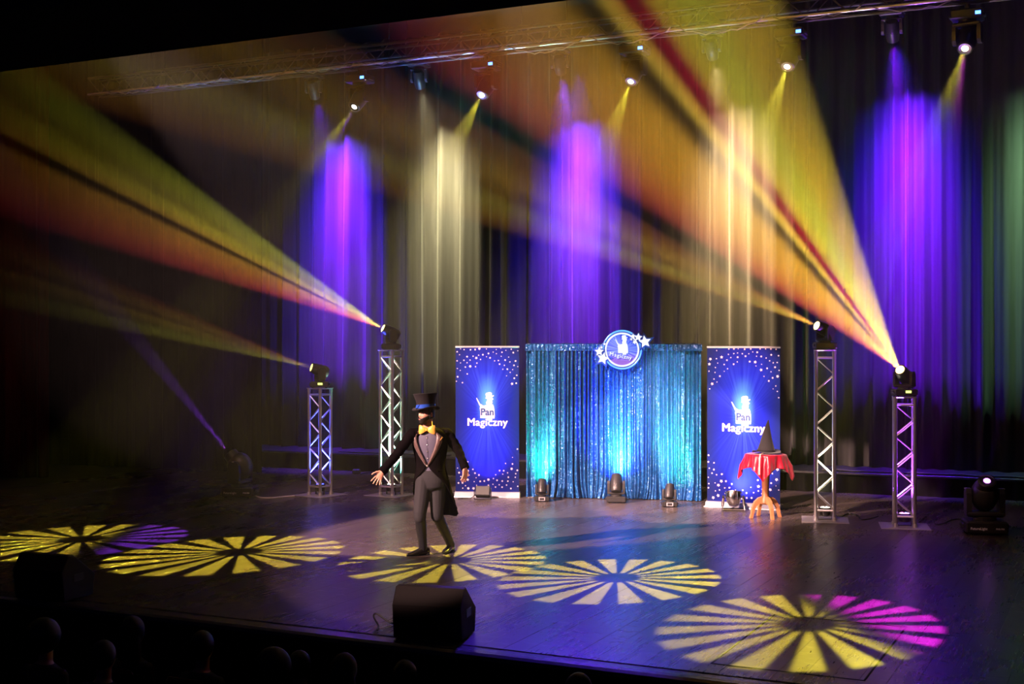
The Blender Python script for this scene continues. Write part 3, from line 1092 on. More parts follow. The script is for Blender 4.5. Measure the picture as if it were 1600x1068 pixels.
# curved lettering
wd_ = 'Magiczny'
for i, ch in enumerate(wd_):
    x = (-.165, -.104, -.060, -.026, .006, .046, .090, .134)[i]
    o = text('letter', ch, .085, neon, sg, (x, -.018, -.105 - (x * 1.6) * .12 + x * x * .1), (PI / 2, R(7), 0), extrude=.008, bold=.0018, res=2)
starsS = [(-.36, -.03, .095, .0), (-.30, -.14, .125, .25), (-.275, .09, .035, .1), (-.325, .035, .035, .3), (.175, .215, .05, 0), (.255, .195, .085, .1), (.145, .165, .032, .2), (.36, .125, .125, -.15), (.20, .12, .05, .5)]
for x, z, r, ro in starsS:
    bk = MB().prism(star_poly(x, z, r * 1.28, ro), -.020, .004).build('star', M['board'], sg)
    MB().prism(star_poly(x, z, r * .82, ro), -.034, -.0205).build('star_face', neon, bk)
for i in (-1, 1):
    MB().tube([(i * .15, .012, .2), (i * .15, .0, BH - sc_.z + .03), (i * .15, .19, BH - sc_.z + .025)], .006, 6).build('hook', M['blk2'], sg)

# uplights at the foot of the backdrop
def uplight(px, s, lab, rz, cols, up_z, lens, group=None, back=.34):
    p = at(*px)
    p.z = .012 * s + .0005
    w = Vector((math.sin(-brz), math.cos(brz), 0)).normalized()
    aim = p + w * (back + .12) + Vector((cols[0][3], 0, up_z))
    t, lp, dd = moving_head('uplight', lab, p, aim, s, rz, lens=lens, lstr=2.5, group=group)
    if s < .9:
        o = MB().box((0, -.121 * s, .045 * s), (.13 * s, .006, .07 * s), ch=.002).build('display', M['silverbase'], t)
        MB().box((0, -.122 * s, .045 * s), (.09 * s, .007, .045 * s), ch=.001).build('screen', M['blk'], o)
    for (c, e, su, dx, sv) in cols:
        o, ld = spot('uplight_beam_light', lp, aim + Vector((dx, 0, -.25)), c, e, 62, .2, .03)
        oval(ld, 62, su, sv)
uplight((847, 782.5), .78, 'small black uplight with green and white light at the left of the sequin curtain', TH - .05, [((.02, 1, .25), 420, .20, -.03, .8), ((1, .95, .55), 420, .07, .05, .7)], 1.0, (.6, 1, .8), 'small uplights by the sequin curtain')
uplight((1046, 791), .78, 'small black uplight with green and white light at the right of the sequin curtain', TH - .05, [((.02, 1, .25), 420, .20, .05, .8), ((1, .92, .7), 420, .08, -.08, .8)], 1.0, (.6, 1, .8), 'small uplights by the sequin curtain')
uplight((963, 784.5), 1.0, 'black moving head at the middle of the sequin curtain casting blue light', TH - .1, [((.03, .05, 1), 1500, .36, 0, .6), ((.45, .9, 1), 800, .13, .05, .5)], 1.0, (.4, .6, 1))

# black flood in front of the left banner
p = at(754, 780)
fl_ = thing('flood_light', 'small black flood light on the floor against the left banner', 'stage light', p, TH - .1)
b = MB()
b.box((0, 0, .13), (.24, .13, .17), Matrix.Rotation(-.45, 4, 'X'), ch=.015)
for i in range(7):
    b.box((-.09 + i * .03, .065, .13), (.008, .05, .14), Matrix.Rotation(-.45, 4, 'X'))
b.build('housing', M['blk'], fl_)
b = MB()
for i in (-1, 1):
    b.box((i * .135, .02, .08), (.008, .05, .16), ch=.002)
b.box((0, .02, .004), (.278, .05, .008), ch=.002)
b.build('bracket', M['blk2'], fl_)
MB().tube([(-.1, .06, .08), (-.2, .03, .012), (-.32, .05, .008), (-.40, .0, .008)], .007, 6).build('cable', M['rubber'], fl_, True)
wv = Vector((-math.sin(TH), math.cos(TH), 0))
spot('flood_beam_light', p + Vector((0, 0, .25)) + wv * .08, p + wv * .45 + Vector((.15, 0, .7)), (.25, .08, 1), 30, 50, .9, .06)

# silver PAR can in front of the right banner
p = at(1146, 797)
pc = thing('par_can', 'silver PAR can with chrome bracket in front of the right banner', 'stage light', p, TH - .1)
T4 = Matrix.Translation((0, 0, .20)) @ Matrix.Rotation(R(-22), 4, 'X')
b = MB()
b.lathe([(.03, -.135), (.07, -.12), (.105, -.06), (.118, .0), (.120, .05), (.132, .055), (.132, .065), (.112, .065), (.105, .02)], 28, T4)
b.build('can', M['chrome'], pc, True)
MB().lathe([(.105, .03), (.09, .045), (.05, .055), (.01, .058)], 24, T4).build('lens', glowmat('par_can_lens', (.75, .8, 1), 1.6), pc, True)
for i, dz in ((0, 0), (1, .06)):
    br_ = MB()
    br_.tube([(-.145, 0, .20), (-.155, -.03 + dz * 2, .10), (-.16, -.06 + dz * 3, .012), (.16, -.06 + dz * 3, .012), (.155, -.03 + dz * 2, .10), (.145, 0, .20)], [(.018, .006)] * 6, 8)
    br_.build('bracket', M['chrome'], pc)
for i in (-1, 1):
    MB().lathe([(.022, 0), (.022, .03), (.01, .035)], 12, Matrix.Translation((i * .13, 0, .2)) @ Matrix.Rotation(i * PI / 2, 4, 'Y')).build('knob', M['blk'], pc)
spot('par_can_beam_light', p + Vector((0, 0, .30)) + wv * .05, p + wv * .55 + CR * .45 + Vector((0, 0, .55)), (.55, .6, 1), 60, 45, .9, .05)

# ------------------------------------------------------------------ table, cloth, hat, cord
p = at(1196, 808)
TZ = .90
tb = thing('pedestal_table', 'small carved wooden pedestal table with curved legs under a red cloth', 'table', p, TH)
b = MB().lathe([(.055, .19), (.075, .21), (.07, .26), (.052, .30), (.048, .40), (.055, .52), (.062, .60), (.05, .66), (.055, .74), (.10, .80), (.13, .845)], 20)
b.build('pedestal', M['wood'], tb, True)
MB().lathe([(.21, TZ - .045), (.24, TZ - .03), (.24, TZ - .008), (.225, TZ)], 36).build('tabletop', M['wood'], tb)
for i in range(4):
    a_ = R(15) + i * PI / 2
    pts = [(.03, .27), (.06, .30), (.13, .285), (.20, .235), (.245, .15), (.262, .06), (.285, .0), (.235, .0), (.215, .07), (.195, .13), (.155, .185), (.10, .205), (.05, .185), (.03, .19)]
    MB().prism([(x * .86, z) for x, z in pts], -.022, .022, Matrix.Rotation(a_, 4, 'Z')).build('leg', M['wood2'], tb)
# the cloth
cs_, n = .465, 72
RT = .245
m_ = MB()
rings = []
for i in range(n + 1):
    row = []
    for j in range(n + 1):
        u, v = cs_ * (2 * i / n - 1), cs_ * (2 * j / n - 1)
        r = math.hypot(u, v)
        a_ = math.atan2(v, u)
        if r <= RT:
            row.append((u, v, TZ + .005 + .004 * math.sin(u * 11) * math.sin(v * 9)))
        else:
            dr = r - RT
            th_ = min(dr / .05, PI / 2)
            rad = RT + .012 + .02 * math.sin(th_)
            drop = .02 * (1 - math.cos(th_)) + max(0, dr - .05) * .97
            k_ = min(1, dr / .2)
            fold = .045 * k_ * math.cos(4 * (a_ - PI / 4)) + .028 * k_ * math.sin(9 * a_ + 1.0) + .018 * k_ * math.sin(17 * a_)
            rad += fold * .8 + .05 * k_ * dr / .3
            row.append((rad * math.cos(a_), rad * math.sin(a_), TZ + .005 - drop))
    rings.append(row)
m_.rings(rings, closed=False)
cl = m_.build('tablecloth', M['satin'], None, 'all')
cl.location = p
cl.rotation_euler = (0, 0, TH + R(28))
sd = cl.modifiers.new('thickness', 'SOLIDIFY')
sd.thickness = .004
sd.offset = 1
tag(cl, 'shiny red satin cloth draped over the small pedestal table', 'tablecloth')
# witch hat
ht = thing('pointed_hat', 'tall black pointed witch hat standing on the red tablecloth', 'hat', p + CR * .01 + Vector((0, 0, TZ + .0135)), TH)
b = MB()
prof = [(.205, .012), (.197, .004), (.16, .012), (.135, .03), (.115, .075), (.095, .14), (.070, .23), (.045, .33), (.022, .42), (.006, .475)]
rings = []
for r_, z in prof:
    row = []
    for j in range(32):
        a_ = 2 * PI * j / 32
        w_ = .028 * math.sin(2 * a_ + .6) * (max(0, r_ - .14) / .06) if r_ > .15 else 0
        row.append((r_ * math.cos(a_) + .05 * (z / .47) ** 2 * .6, r_ * math.sin(a_), z + max(-.008, w_) + (.01 if r_ > .15 else 0)))
    rings.append(row)
b.rings(rings)
b.build('crown', M['felt'], ht, True)
b = MB()
b.rings([[((r_ + .004) * math.cos(2 * PI * j / 24), (r_ + .004) * math.sin(2 * PI * j / 24), z) for j in range(24)] for r_, z in ((.137, .028), (.124, .055))], caps=False)
b.build('hat_band', M['hat'], ht, True)
# cream cord hanging over the cloth edge
pts = []
R0 = RT + .075
dirc = (-CF * .93 - CR * .38).normalized()
for t_ in range(13):
    f = t_ / 12
    if f < .35:
        rr_ = .20 + (R0 + .05 - .20) * f / .35
        z = TZ + .028 - .004 * f
    else:
        rr_ = R0 + .085 + .02 * math.sin((f - .35) / .65 * 2)
        z = TZ + .01 - (f - .35) / .65 * .26
    pts.append(p + dirc * rr_ + Vector((0, 0, z)))
tag(MB().tube(pts, .009, 8).build('cord', M['rope'], None, True), 'cream cord hanging down over the front of the red tablecloth', 'cord')

# ------------------------------------------------------------------ cables and small boxes on the stage
def cable(label, pts2, r, m, z=None):
    pts = [at(x, y) + Vector((0, 0, r)) for x, y in pts2]
    # smooth
    out = []
    for i in range(len(pts) - 1):
        p0, p1, p2, p3 = pts[max(i - 1, 0)], pts[i], pts[i + 1], pts[min(i + 2, len(pts) - 1)]
        for s in range(6):
            t = s / 6
            out.append(.5 * ((2 * p1) + (-p0 + p2) * t + (2 * p0 - 5 * p1 + 4 * p2 - p3) * t * t + (-p0 + 3 * p1 - 3 * p2 + p3) * t ** 3))
    out.append(pts[-1])
    return tag(MB().tube(out, r, 8).build('cable', m, None, True), label, 'cable')
cable('white cable running from the left floor moving head to the short truss tower', [(388, 772), (398, 775), (408, 778), (425, 778.5), (445, 776.5), (460, 775.5)], .012, M['whitecable'])
cable('black cable curling from a small plug box to the tall left truss tower', [(563.5, 741.5), (568, 740), (575, 739), (585, 740), (596, 744), (600, 752), (601, 760)], .010, M['rubber'])
cable('thin black cable lying on the floor right of the tall truss tower', [(1316, 808), (1325, 803), (1340, 806), (1345, 812), (1360, 811), (1372, 807)], .010, M['rubber'])
cable('dark cable trailing on the floor beside the rightmost truss tower', [(1437, 816), (1447, 808), (1456, 812), (1462, 820), (1475, 818), (1490, 812), (1508, 812)], .010, M['rubber'])
p = at(557, 740)
pb = thing('plug_box', 'small black plug box on the floor behind the left truss towers', 'plug box', p, TH)
MB().box((0, 0, .045), (.15, .10, .09), ch=.015).build('housing', M['blk'], pb)
for i in (-1, 1):
    MB().lathe([(.022, 0), (.022, .012), (.016, .014)], 12, Matrix.Translation((i * .035, -.05, .05)) @ Matrix.Rotation(PI / 2, 4, 'X')).build('socket', M['blk2'], pb)

# ------------------------------------------------------------------ wedge monitors
def wedge(label, loc, rz, s=1.0, group='wedge monitors'):
    t = thing('floor_monitor', label, 'loudspeaker', loc, rz, group)
    # profile in y (depth, towards the performer) and z; the audience sees the back and the top
    prof = [(-.22, .0), (-.255, .285), (-.16, .425), (-.10, .43), (.22, .20), (.19, .0)]
    L = .60
    b = MB()
    b.rings([[(x, y * k_ , z * (1 if k_ == 1 else .985)) for y, z in prof] for x, k_ in ((-L / 2, .985), (-L / 2 + .008, 1), (L / 2 - .008, 1), (L / 2, .985))])
    bx = b.build('cabinet', M['blkrough'], t)
    # grille on the face towards the performer
    dy, dz = .32, -.23
    ln = math.hypot(dy, dz)
    g4 = Matrix.Translation((0, .06, .315)) @ Matrix.Rotation(math.atan2(dz, dy), 4, 'X')
    MB().box((0, 0, .008), (L - .05, ln - .05, .012), g4, ch=.004).build('grille', M['blk2'], t)
    for i in (-1, 1):
        h = MB()
        h.box((i * (L / 2 + .002), -.02, .20), (.008, .14, .07), ch=.003)
        h.build('handle', M['blk'], t)
    MB().box((-.16, -.238, .12), (.16, .012, .12), Matrix.Rotation(R(0), 4, 'X'), ch=.003).build('socket_plate', M['blk2'], t)
    for i in (-1, 1):
        for j in (-1, 1):
            MB().lathe([(.02, -.006), (.02, .002)], 10, Matrix.Translation((i * .25, j * .15 - .01, 0))).build('foot', M['rubber'], t)
    return t
pw1 = at(678, 998)
wd = wedge('black floor monitor wedge at the stage edge below the magician', pw1 + Vector((0, 0, .007)) + CF * .18, R(12))
pw2 = at(78, 935)
wedge('black floor monitor wedge in the dark at the left of the stage edge', pw2 + Vector((0, 0, .007)) + CF * .15, R(4))
# its leads
c0 = at(628, 976)
pts = [(c0 + CR * .06 + Vector((0, 0, .10))), c0 + CR * -.03 + Vector((0, 0, .12)), c0 + CR * -.02 + Vector((0, 0, .03)), c0 + CR * -.10 + Vector((0, 0, .02)), c0 + CR * -.22 + Vector((0, 0, .10)), c0 + CR * -.25 + Vector((0, 0, .075)), c0 + CR * -.20 - CF * .08 + Vector((0, 0, .012)), c0 + CR * -.19 - CF * .25 + Vector((0, 0, .010))]
out = []
for i in range(len(pts) - 1):
    p0, p1, p2, p3 = pts[max(i - 1, 0)], pts[i], pts[i + 1], pts[min(i + 2, len(pts) - 1)]
    for s_ in range(6):
        t_ = s_ / 6
        out.append(.5 * ((2 * p1) + (-p0 + p2) * t_ + (2 * p0 - 5 * p1 + 4 * p2 - p3) * t_ * t_ + (-p0 + 3 * p1 - 3 * p2 + p3) * t_ ** 3))
out.append(pts[-1])
ld_ = MB().tube(out, .008, 8).build('speaker_lead', M['rubber'], None, True)
tag(ld_, 'looped black lead plugged into the wedge below the magician', 'cable')
o = MB().lathe([(.014, 0), (.014, .05), (.010, .055)], 12, Matrix.Translation(c0 + CR * .02 + Vector((0, 0, .10))) @ Matrix.Rotation(PI / 2, 4, 'Y')).build('plug', M['chrome'], ld_)

# ------------------------------------------------------------------ people
def limb(b, pts, rad, seg=12):
    """tapered limb with round ends"""
    b.tube(pts, rad, seg)
    for p, r in ((pts[0], rad[0]), (pts[-1], rad[-1])):
        q = r if isinstance(r, (list, tuple)) else (r, r)
        b.ball(p, max(q) * .98, seg, 8)
    return b

def bezier_pts(ctrl, n=6):
    ctrl = [Vector(c) for c in ctrl]
    out = []
    for i in range(len(ctrl) - 1):
        p0, p1, p2, p3 = ctrl[max(i - 1, 0)], ctrl[i], ctrl[i + 1], ctrl[min(i + 2, len(ctrl) - 1)]
        for s in range(n):
            t = s / n
            out.append(.5 * ((2 * p1) + (-p0 + p2) * t + (2 * p0 - 5 * p1 + 4 * p2 - p3) * t * t + (-p0 + 3 * p1 - 3 * p2 + p3) * t ** 3))
    out.append(ctrl[-1])
    return out

def lerp_list(vals, n):
    out = []
    for i in range(len(vals) - 1):
        for s in range(n):
            t = s / n
            out.append(vals[i] * (1 - t) + vals[i + 1] * t)
    out.append(vals[-1])
    return out

def ell_ring(c, a, b_, yaw, seg=28, a0=0.0, a1=2 * PI, sq=1.0, closed=True):
    """ring; angle 0 is the front (-y), turned by yaw"""
    row = []
    for j in range(seg if closed else seg + 1):
        t = a0 + (a1 - a0) * j / seg
        sx, sy = math.sin(t), -math.cos(t)
        sx = math.copysign(abs(sx) ** sq, sx)
        sy = math.copysign(abs(sy) ** sq, sy)
        x, y = a * sx, b_ * sy
        row.append((c[0] + x * math.cos(yaw) - y * math.sin(yaw), c[1] + x * math.sin(yaw) + y * math.cos(yaw), c[2]))
    return row

def head_mesh(b, M4, s=1.0):
    """head with brow, nose, mouth, chin and ears. Local: face towards -y, z up, origin at the middle of the head."""
    rings = []
    nr, ns = 30, 40
    for i in range(1, nr):
        t = i / nr
        z = -.118 + .236 * t
        q = (z / .118)
        w = math.sqrt(max(0, 1 - q * q))
        a = .074 * w ** .75
        f = .098 * w ** .72
        bk = .094 * w ** .7
        if z < -.02:                                   # jaw
            g = (-.02 - z) / .098
            a *= 1 - .16 * g
            bk *= 1 - .45 * g
            f *= 1 - .02 * g
        row = []
        for j in range(ns):
            an = 2 * PI * j / ns
            sx, cy_ = math.sin(an), math.cos(an)
            x = a * sx
            y = -(f if cy_ > 0 else bk) * cy_
            if cy_ > 0:
                ax = abs(x)
                nose = math.exp(-(x / .013) ** 2) * (max(0, 1 - abs((z + .020) / .034)) ** .8 * .024 if z < .014 else max(0, (.05 - z) / .036) * .008)
                brow = .007 * math.exp(-((z - .034) / .010) ** 2) * math.exp(-(x / .05) ** 4)
                sock = -.012 * math.exp(-((z - .012) / .013) ** 2) * math.exp(-((ax - .032) / .016) ** 2)
                lips = .006 * math.exp(-((z + .060) / .010) ** 2) * math.exp(-(x / .022) ** 2)
                chin = .010 * math.exp(-((z + .098) / .016) ** 2) * math.exp(-(x / .025) ** 2)
                under = -.006 * math.exp(-((z + .078) / .008) ** 2) * math.exp(-(x / .03) ** 2)
                cheek = .004 * math.exp(-((z + .02) / .02) ** 2) * math.exp(-((ax - .045) / .02) ** 2)
                y -= nose + brow + sock + lips + chin + under + cheek
            row.append((x * s, y * s, z * s))
        rings.append(row)
    b.rings(rings, M4=M4)
    for i in (-1, 1):
        b.ball((i * .078 * s, .012 * s, -.008 * s), (.010 * s, .020 * s, .033 * s), 10, 8, M4)
    return b

def hand(b, wrist, dirn, palm_n, thumb_side, s=1.0, curl=(.25, .35, .4, .5), spread=.16):
    """palm, four fingers of unequal length and a thumb. dirn: wrist to knuckles; palm_n: the way the palm faces."""
    d = Vector(dirn).normalized()
    nrm = (Vector(palm_n) - d * Vector(palm_n).dot(d)).normalized()
    side = d.cross(nrm).normalized() * thumb_side          # towards the thumb
    w = Vector(wrist)
    # palm: flattened tube
    rings = []
    for (t, hw, th) in ((-.015, .024, .019), (.01, .030, .018), (.04, .040, .016), (.075, .043, .013), (.092, .040, .010)):
        c = w + d * t * s
        rings.append([c + side * (hw * s * math.cos(2 * PI * j / 14)) + nrm * (th * s * math.sin(2 * PI * j / 14)) for j in range(14)])
    b.rings(rings)
    lens_ = (.074, .082, .077, .060)
    for k in range(4):
        off = (.030, .010, -.011, -.031)[k]
        root = w + d * .075 * s + side * off * s
        ang = (1.5 - k) * spread * .5
        fd = (d * math.cos(ang) + side * math.sin(ang)).normalized()
        pts = [root]
        cdir = fd
        p_ = root + fd * .018 * s
        pts.append(p_)
        for seg_, fr in ((0, .42), (1, .33), (2, .25)):
            c_ = curl[k]
            cdir = (cdir * math.cos(c_) + nrm * math.sin(c_)).normalized()
            p_ = p_ + cdir * lens_[k] * fr * s
            pts.append(p_)
        limb(b, pts, [.0095 * s, .0098 * s, .0088 * s, .008 * s, .0065 * s], 8)
    root = w + d * .022 * s + side * .026 * s
    td = (d * .62 + side * .75 + nrm * .25).normalized()
    p1 = root + td * .038 * s
    td2 = (td + d * .45).normalized()
    p2 = p1 + td2 * .032 * s
    p3 = p2 + (td2 + d * .3).normalized() * .026 * s
    limb(b, [root, p1, p2, p3], [.014 * s, .0115 * s, .010 * s, .0075 * s], 8)

def voxel(o, size, smooth=3):
    r = o.modifiers.new('remesh', 'REMESH')
    r.mode = 'VOXEL'
    r.voxel_size = size
    if smooth:
        sm_ = o.modifiers.new('smooth', 'SMOOTH')
        sm_.factor = .5
        sm_.iterations = smooth
    bake(o)
    o.data.polygons.foreach_set('use_smooth', [True] * len(o.data.polygons))
    return o

# --- the magician. Local frame: x to the camera's right, y away from the camera, z up, origin on the floor between the feet.
PXM = F_PX / ((MAG - CP).dot(CF))
def L(px, py, y=0.0):
    return Vector(((px - 672) / PXM, y, (866 - py) / PXM))
mg = thing('person', 'man in a tall dark top hat, tailcoat and gold bow tie striding with arms spread', 'person', MAG, TH)
YAW = R(-14)                       # torso turned a little towards the picture's left
rings_t = [(.80, .150, .105), (.86, .168, .115), (.92, .168, .115), (1.0, .150, .104), (1.08, .148, .100), (1.18, .164, .110), (1.28, .182, .118), (1.36, .190, .112), (1.42, .178, .098), (1.465, .115, .078), (1.50, .060, .058)]
def tc(z):
    return Vector((.012 - .022 * (z - .9) / .6, .0 + .02 * math.sin((z - .8) * 3), z))
SHL, SHR = L(641, 677, .0) + Vector((.02, -.02, -.005)), L(701, 677, .05) + Vector((-.02, 0, -.005))
ELL, WRL = L(622, 707, -.10), L(600.5, 733, -.20)
ELR, WRR = L(716, 703, -.02), L(727, 728, -.13)
HIPL, HIPR = Vector((-.075, -.01, .875)), Vector((.085, .02, .875))
KNL, ANL = L(657, 806, -.10), L(661.5, 852, -.04)
KNR, ANR = L(683, 805, -.02), L(703, 846, .20)
ANR.z = .105
HC = L(666.5, 645.5, -.045)       # head centre
HYAW = R(-47)                     # face turned to the picture's left
H4 = Matrix.Translation(HC) @ Matrix.Rotation(HYAW, 4, 'Z') @ Matrix.Rotation(R(4), 4, 'X')
def head_local(x, y, z):
    return H4 @ Vector((x, y, z))
bd_ = MB()
bd_.rings([ell_ring(tc(z), a, b_, YAW, sq=.92) for z, a, b_ in rings_t])
limb(bd_, [Vector((-.012, .01, 1.44)), Vector((-.025, -.005, 1.52)), HC + Vector((.01, .015, -.05))], [.068, .058, .056])
head_mesh(bd_, H4)
limb(bd_, [SHL + Vector((.05, .02, -.035)), SHL + Vector((0, 0, -.01)), ELL, WRL], [.045, .050, .040, .029])
limb(bd_, [SHR + Vector((-.05, .02, -.035)), SHR + Vector((0, 0, -.01)), ELR, WRR], [.045, .050, .040, .029])
for h_, k_, a_ in ((HIPL, KNL, ANL), (HIPR, KNR, ANR)):
    limb(bd_, [h_, h_.lerp(k_, .5), k_, k_.lerp(a_, .35), a_], [.086, .072, .050, .048, .030])
hand(bd_, WRL, (WRL - ELL).normalized() * .6 + Vector((-.25, -.1, -.55)), Vector((.25, -.9, .1)), 1, 1.05, (.10, .12, .16, .22), .34)
hand(bd_, WRR, Vector((.02, -.12, -1)), Vector((-.75, .55, 0)), 1, 1.05, (.22, .28, .32, .36), .14)
for a_, toe in ((ANL, Vector((-.17, -.10, 0))), (ANR, Vector((-.06, -.17, 0)))):
    limb(bd_, [a_, Vector((a_.x, a_.y, .055)), Vector((a_.x, a_.y, .040)) + toe * .5], [.030, .028, .020])
body = bd_.build('body', M['skin'], mg)
voxel(body, .0048, 2)
# eyes
for i in (-1, 1):
    e = MB().ball(head_local(i * .031, -.079, .012), .0125, 12, 8).build('eye', M['eye'], mg, True)
    MB().ball(head_local(i * .031 - .0005, -.0875, .012), (.0055, .0055, .0055), 10, 6).build('iris', M['pupil'], e, True)
    MB().tube([head_local(i * (.014 + .011 * t), -.101 + .0035 * t * t, .031 + .006 * math.sin(t)) for t in range(4)], [.004, .0055, .005, .003], 6).build('eyebrow', M['hair'], mg, True)
MB().tube([head_local(x, -.106 + 6 * x * x, -.060) for x in (-.018, -.008, 0, .008, .018)], [.003, .0055, .006, .0055, .003], 6).build('mouth', M['lip_skin'], mg, True)
# beard and moustache, hair
br_ = MB()
rings = []
for i in range(8):
    t = i / 7
    z = -.045 - .078 * t
    row = []
    for j in range(19):
        an = -1.75 + 3.5 * j / 18
        q = z / .118
        w = math.sqrt(max(0, 1 - min(.98, q * q)))
        g = max(0, (-.02 - z) / .098)
        a = .074 * w ** .75 * (1 - .16 * g) + .005
        f = .098 * w ** .72 + .012 + .010 * math.exp(-((z + .098) / .02) ** 2)
        zz_ = z + .055 * (abs(an) / 1.75) ** 2 + (.0 if abs(an) > .35 else -.012 * (1 - t))
        row.append((a * math.sin(an), -f * math.cos(an) + .006 * (abs(an) > 1.4), zz_))
    rings.append([H4 @ Vector(p_) for p_ in row])
br_.rings(rings, closed=False)
o = br_.build('beard', M['hair'], mg, 'all')
sd = o.modifiers.new('thickness', 'SOLIDIFY')
sd.thickness = .010
MB().tube([head_local(x, -.112 + 9 * x * x, -.046 - 6 * x * x) for x in (-.03, -.018, -.006, .006, .018, .03)], [.004, .006, .006, .006, .006, .004], 8).build('moustache', M['hair'], mg, True)
hr = MB()
rings = []
for i in range(9):
    t = i / 8
    z = -.06 + .15 * t
    w = math.sqrt(max(0, 1 - (z / .118) ** 2))
    row = []
    for j in range(23):
        an = 1.35 + (2 * PI - 2.7) * j / 22
        row.append(H4 @ Vector(((.074 * w ** .75 + .010) * math.sin(an), -(.098 if math.cos(an) > 0 else .094) * w ** .7 * math.cos(an) + (.012 if math.cos(an) < 0 else 0), z)))
    rings.append(row)
hr.rings(rings, closed=False)
o = hr.build('hair', M['hair'], mg, 'all')
sd = o.modifiers.new('thickness', 'SOLIDIFY')
sd.thickness = .012
# headset microphone
MB().tube([head_local(-.080, .0, .0), head_local(-.084, -.03, -.025), head_local(-.068, -.075, -.045), head_local(-.042, -.105, -.052)], .0028, 6).build('headset_microphone', M['blk'], mg, True)
# top hat
T4 = H4 @ Matrix.Translation((0, 0, .052)) @ Matrix.Rotation(R(-4), 4, 'X') @ Matrix.Rotation(R(-5), 4, 'Y')
hb_ = MB()
rings = []
for r_, z, w in ((.098, .0, 0), (.125, -.004, .25), (.158, -.002, 1), (.163, .004, 1), (.158, .008, 1), (.125, .006, .25), (.107, .010, 0), (.106, .03, 0), (.109, .075, 0), (.118, .12, 0), (.131, .160, 0), (.140, .178, 0), (.137, .184, 0), (.10, .186, 0), (.02, .185, 0)):
    rings.append([((r_ * .94) * math.sin(2 * PI * j / 40), -r_ * 1.07 * math.cos(2 * PI * j / 40), z + .022 * w * (math.sin(2 * PI * j / 40) ** 2) - .012 * w * math.cos(2 * PI * j / 40) ** 2) for j in range(40)])
hb_.rings(rings, M4=T4)
hto = hb_.build('top_hat', M['hat'], mg, True)
rb = MB()
rb.rings([[((r_ * .94) * math.sin(2 * PI * j / 40), -r_ * 1.07 * math.cos(2 * PI * j / 40), z) for j in range(40)] for r_, z in ((.1085, .011), (.1095, .028), (.1115, .050), (.1125, .056))], M4=T4, caps=False)
for k_ in range(3):
    a_ = -.35 + k_ * .1
    rb.tube([((.115 * .94) * math.sin(a_ + .5 * t) , -.115 * 1.07 * math.cos(a_ + .5 * t), .018 + k_ * .012 + .012 * t) for t in (-.8, -.3, .3, .8)], [.004, .007, .007, .004], 6, M4=T4)
rb.build('hat_band', M['ribbon'], hto, True)
# shirt: full torso under the coat
sh_ = MB()
sh_.rings([ell_ring(tc(z), a + .010, b_ + .010, YAW, sq=.92) for z, a, b_ in rings_t[2:]] + [ell_ring(tc(1.515), .066, .064, YAW)])
shirt = sh_.build('shirt', M['shirt'], mg, True)
def front_pt(z, ang, extra=.0):
    """a point on the torso's outside at an angle from the front"""
    for (z0, a0, b0), (z1, a1, b1) in zip(rings_t, rings_t[1:]):
        if z0 <= z <= z1:
            t = (z - z0) / (z1 - z0)
            a, b_ = a0 + (a1 - a0) * t, b0 + (b1 - b0) * t
            break
    return Vector(ell_ring(tc(z), a + extra, b_ + extra, YAW, 1, ang, ang + 1, .92, False)[0])
for z in (1.14, 1.22, 1.30, 1.38):
    MB().ball(front_pt(z, .02, .014), .007, 10, 6).build('button', M['button'], shirt, True)
# placket and collar
MB().tube([front_pt(z, .02, .0105) for z in (1.08, 1.16, 1.24, 1.32, 1.40)], [(.018, .003)] * 5, 8).build('placket', M['shirt'], shirt, True)
# trousers
tr2 = MB()
tr2.rings([ell_ring(tc(z), a, b_, YAW) for z, a, b_ in ((.74, .07, .06), (.775, .125, .10))] + [ell_ring(tc(z), a + .012, b_ + .012, YAW, sq=.92) for z, a, b_ in rings_t[:4]])
for h_, k_, a_ in ((HIPL, KNL, ANL), (HIPR, KNR, ANR)):
    limb(tr2, [h_, h_.lerp(k_, .5), k_ + Vector((0, 0, .05)), k_ + Vector((0, 0, -.005))], [.098, .092, .078, .074], 14)
tro = tr2.build('trousers', M['trouser'], mg)
voxel(tro, .008, 3)
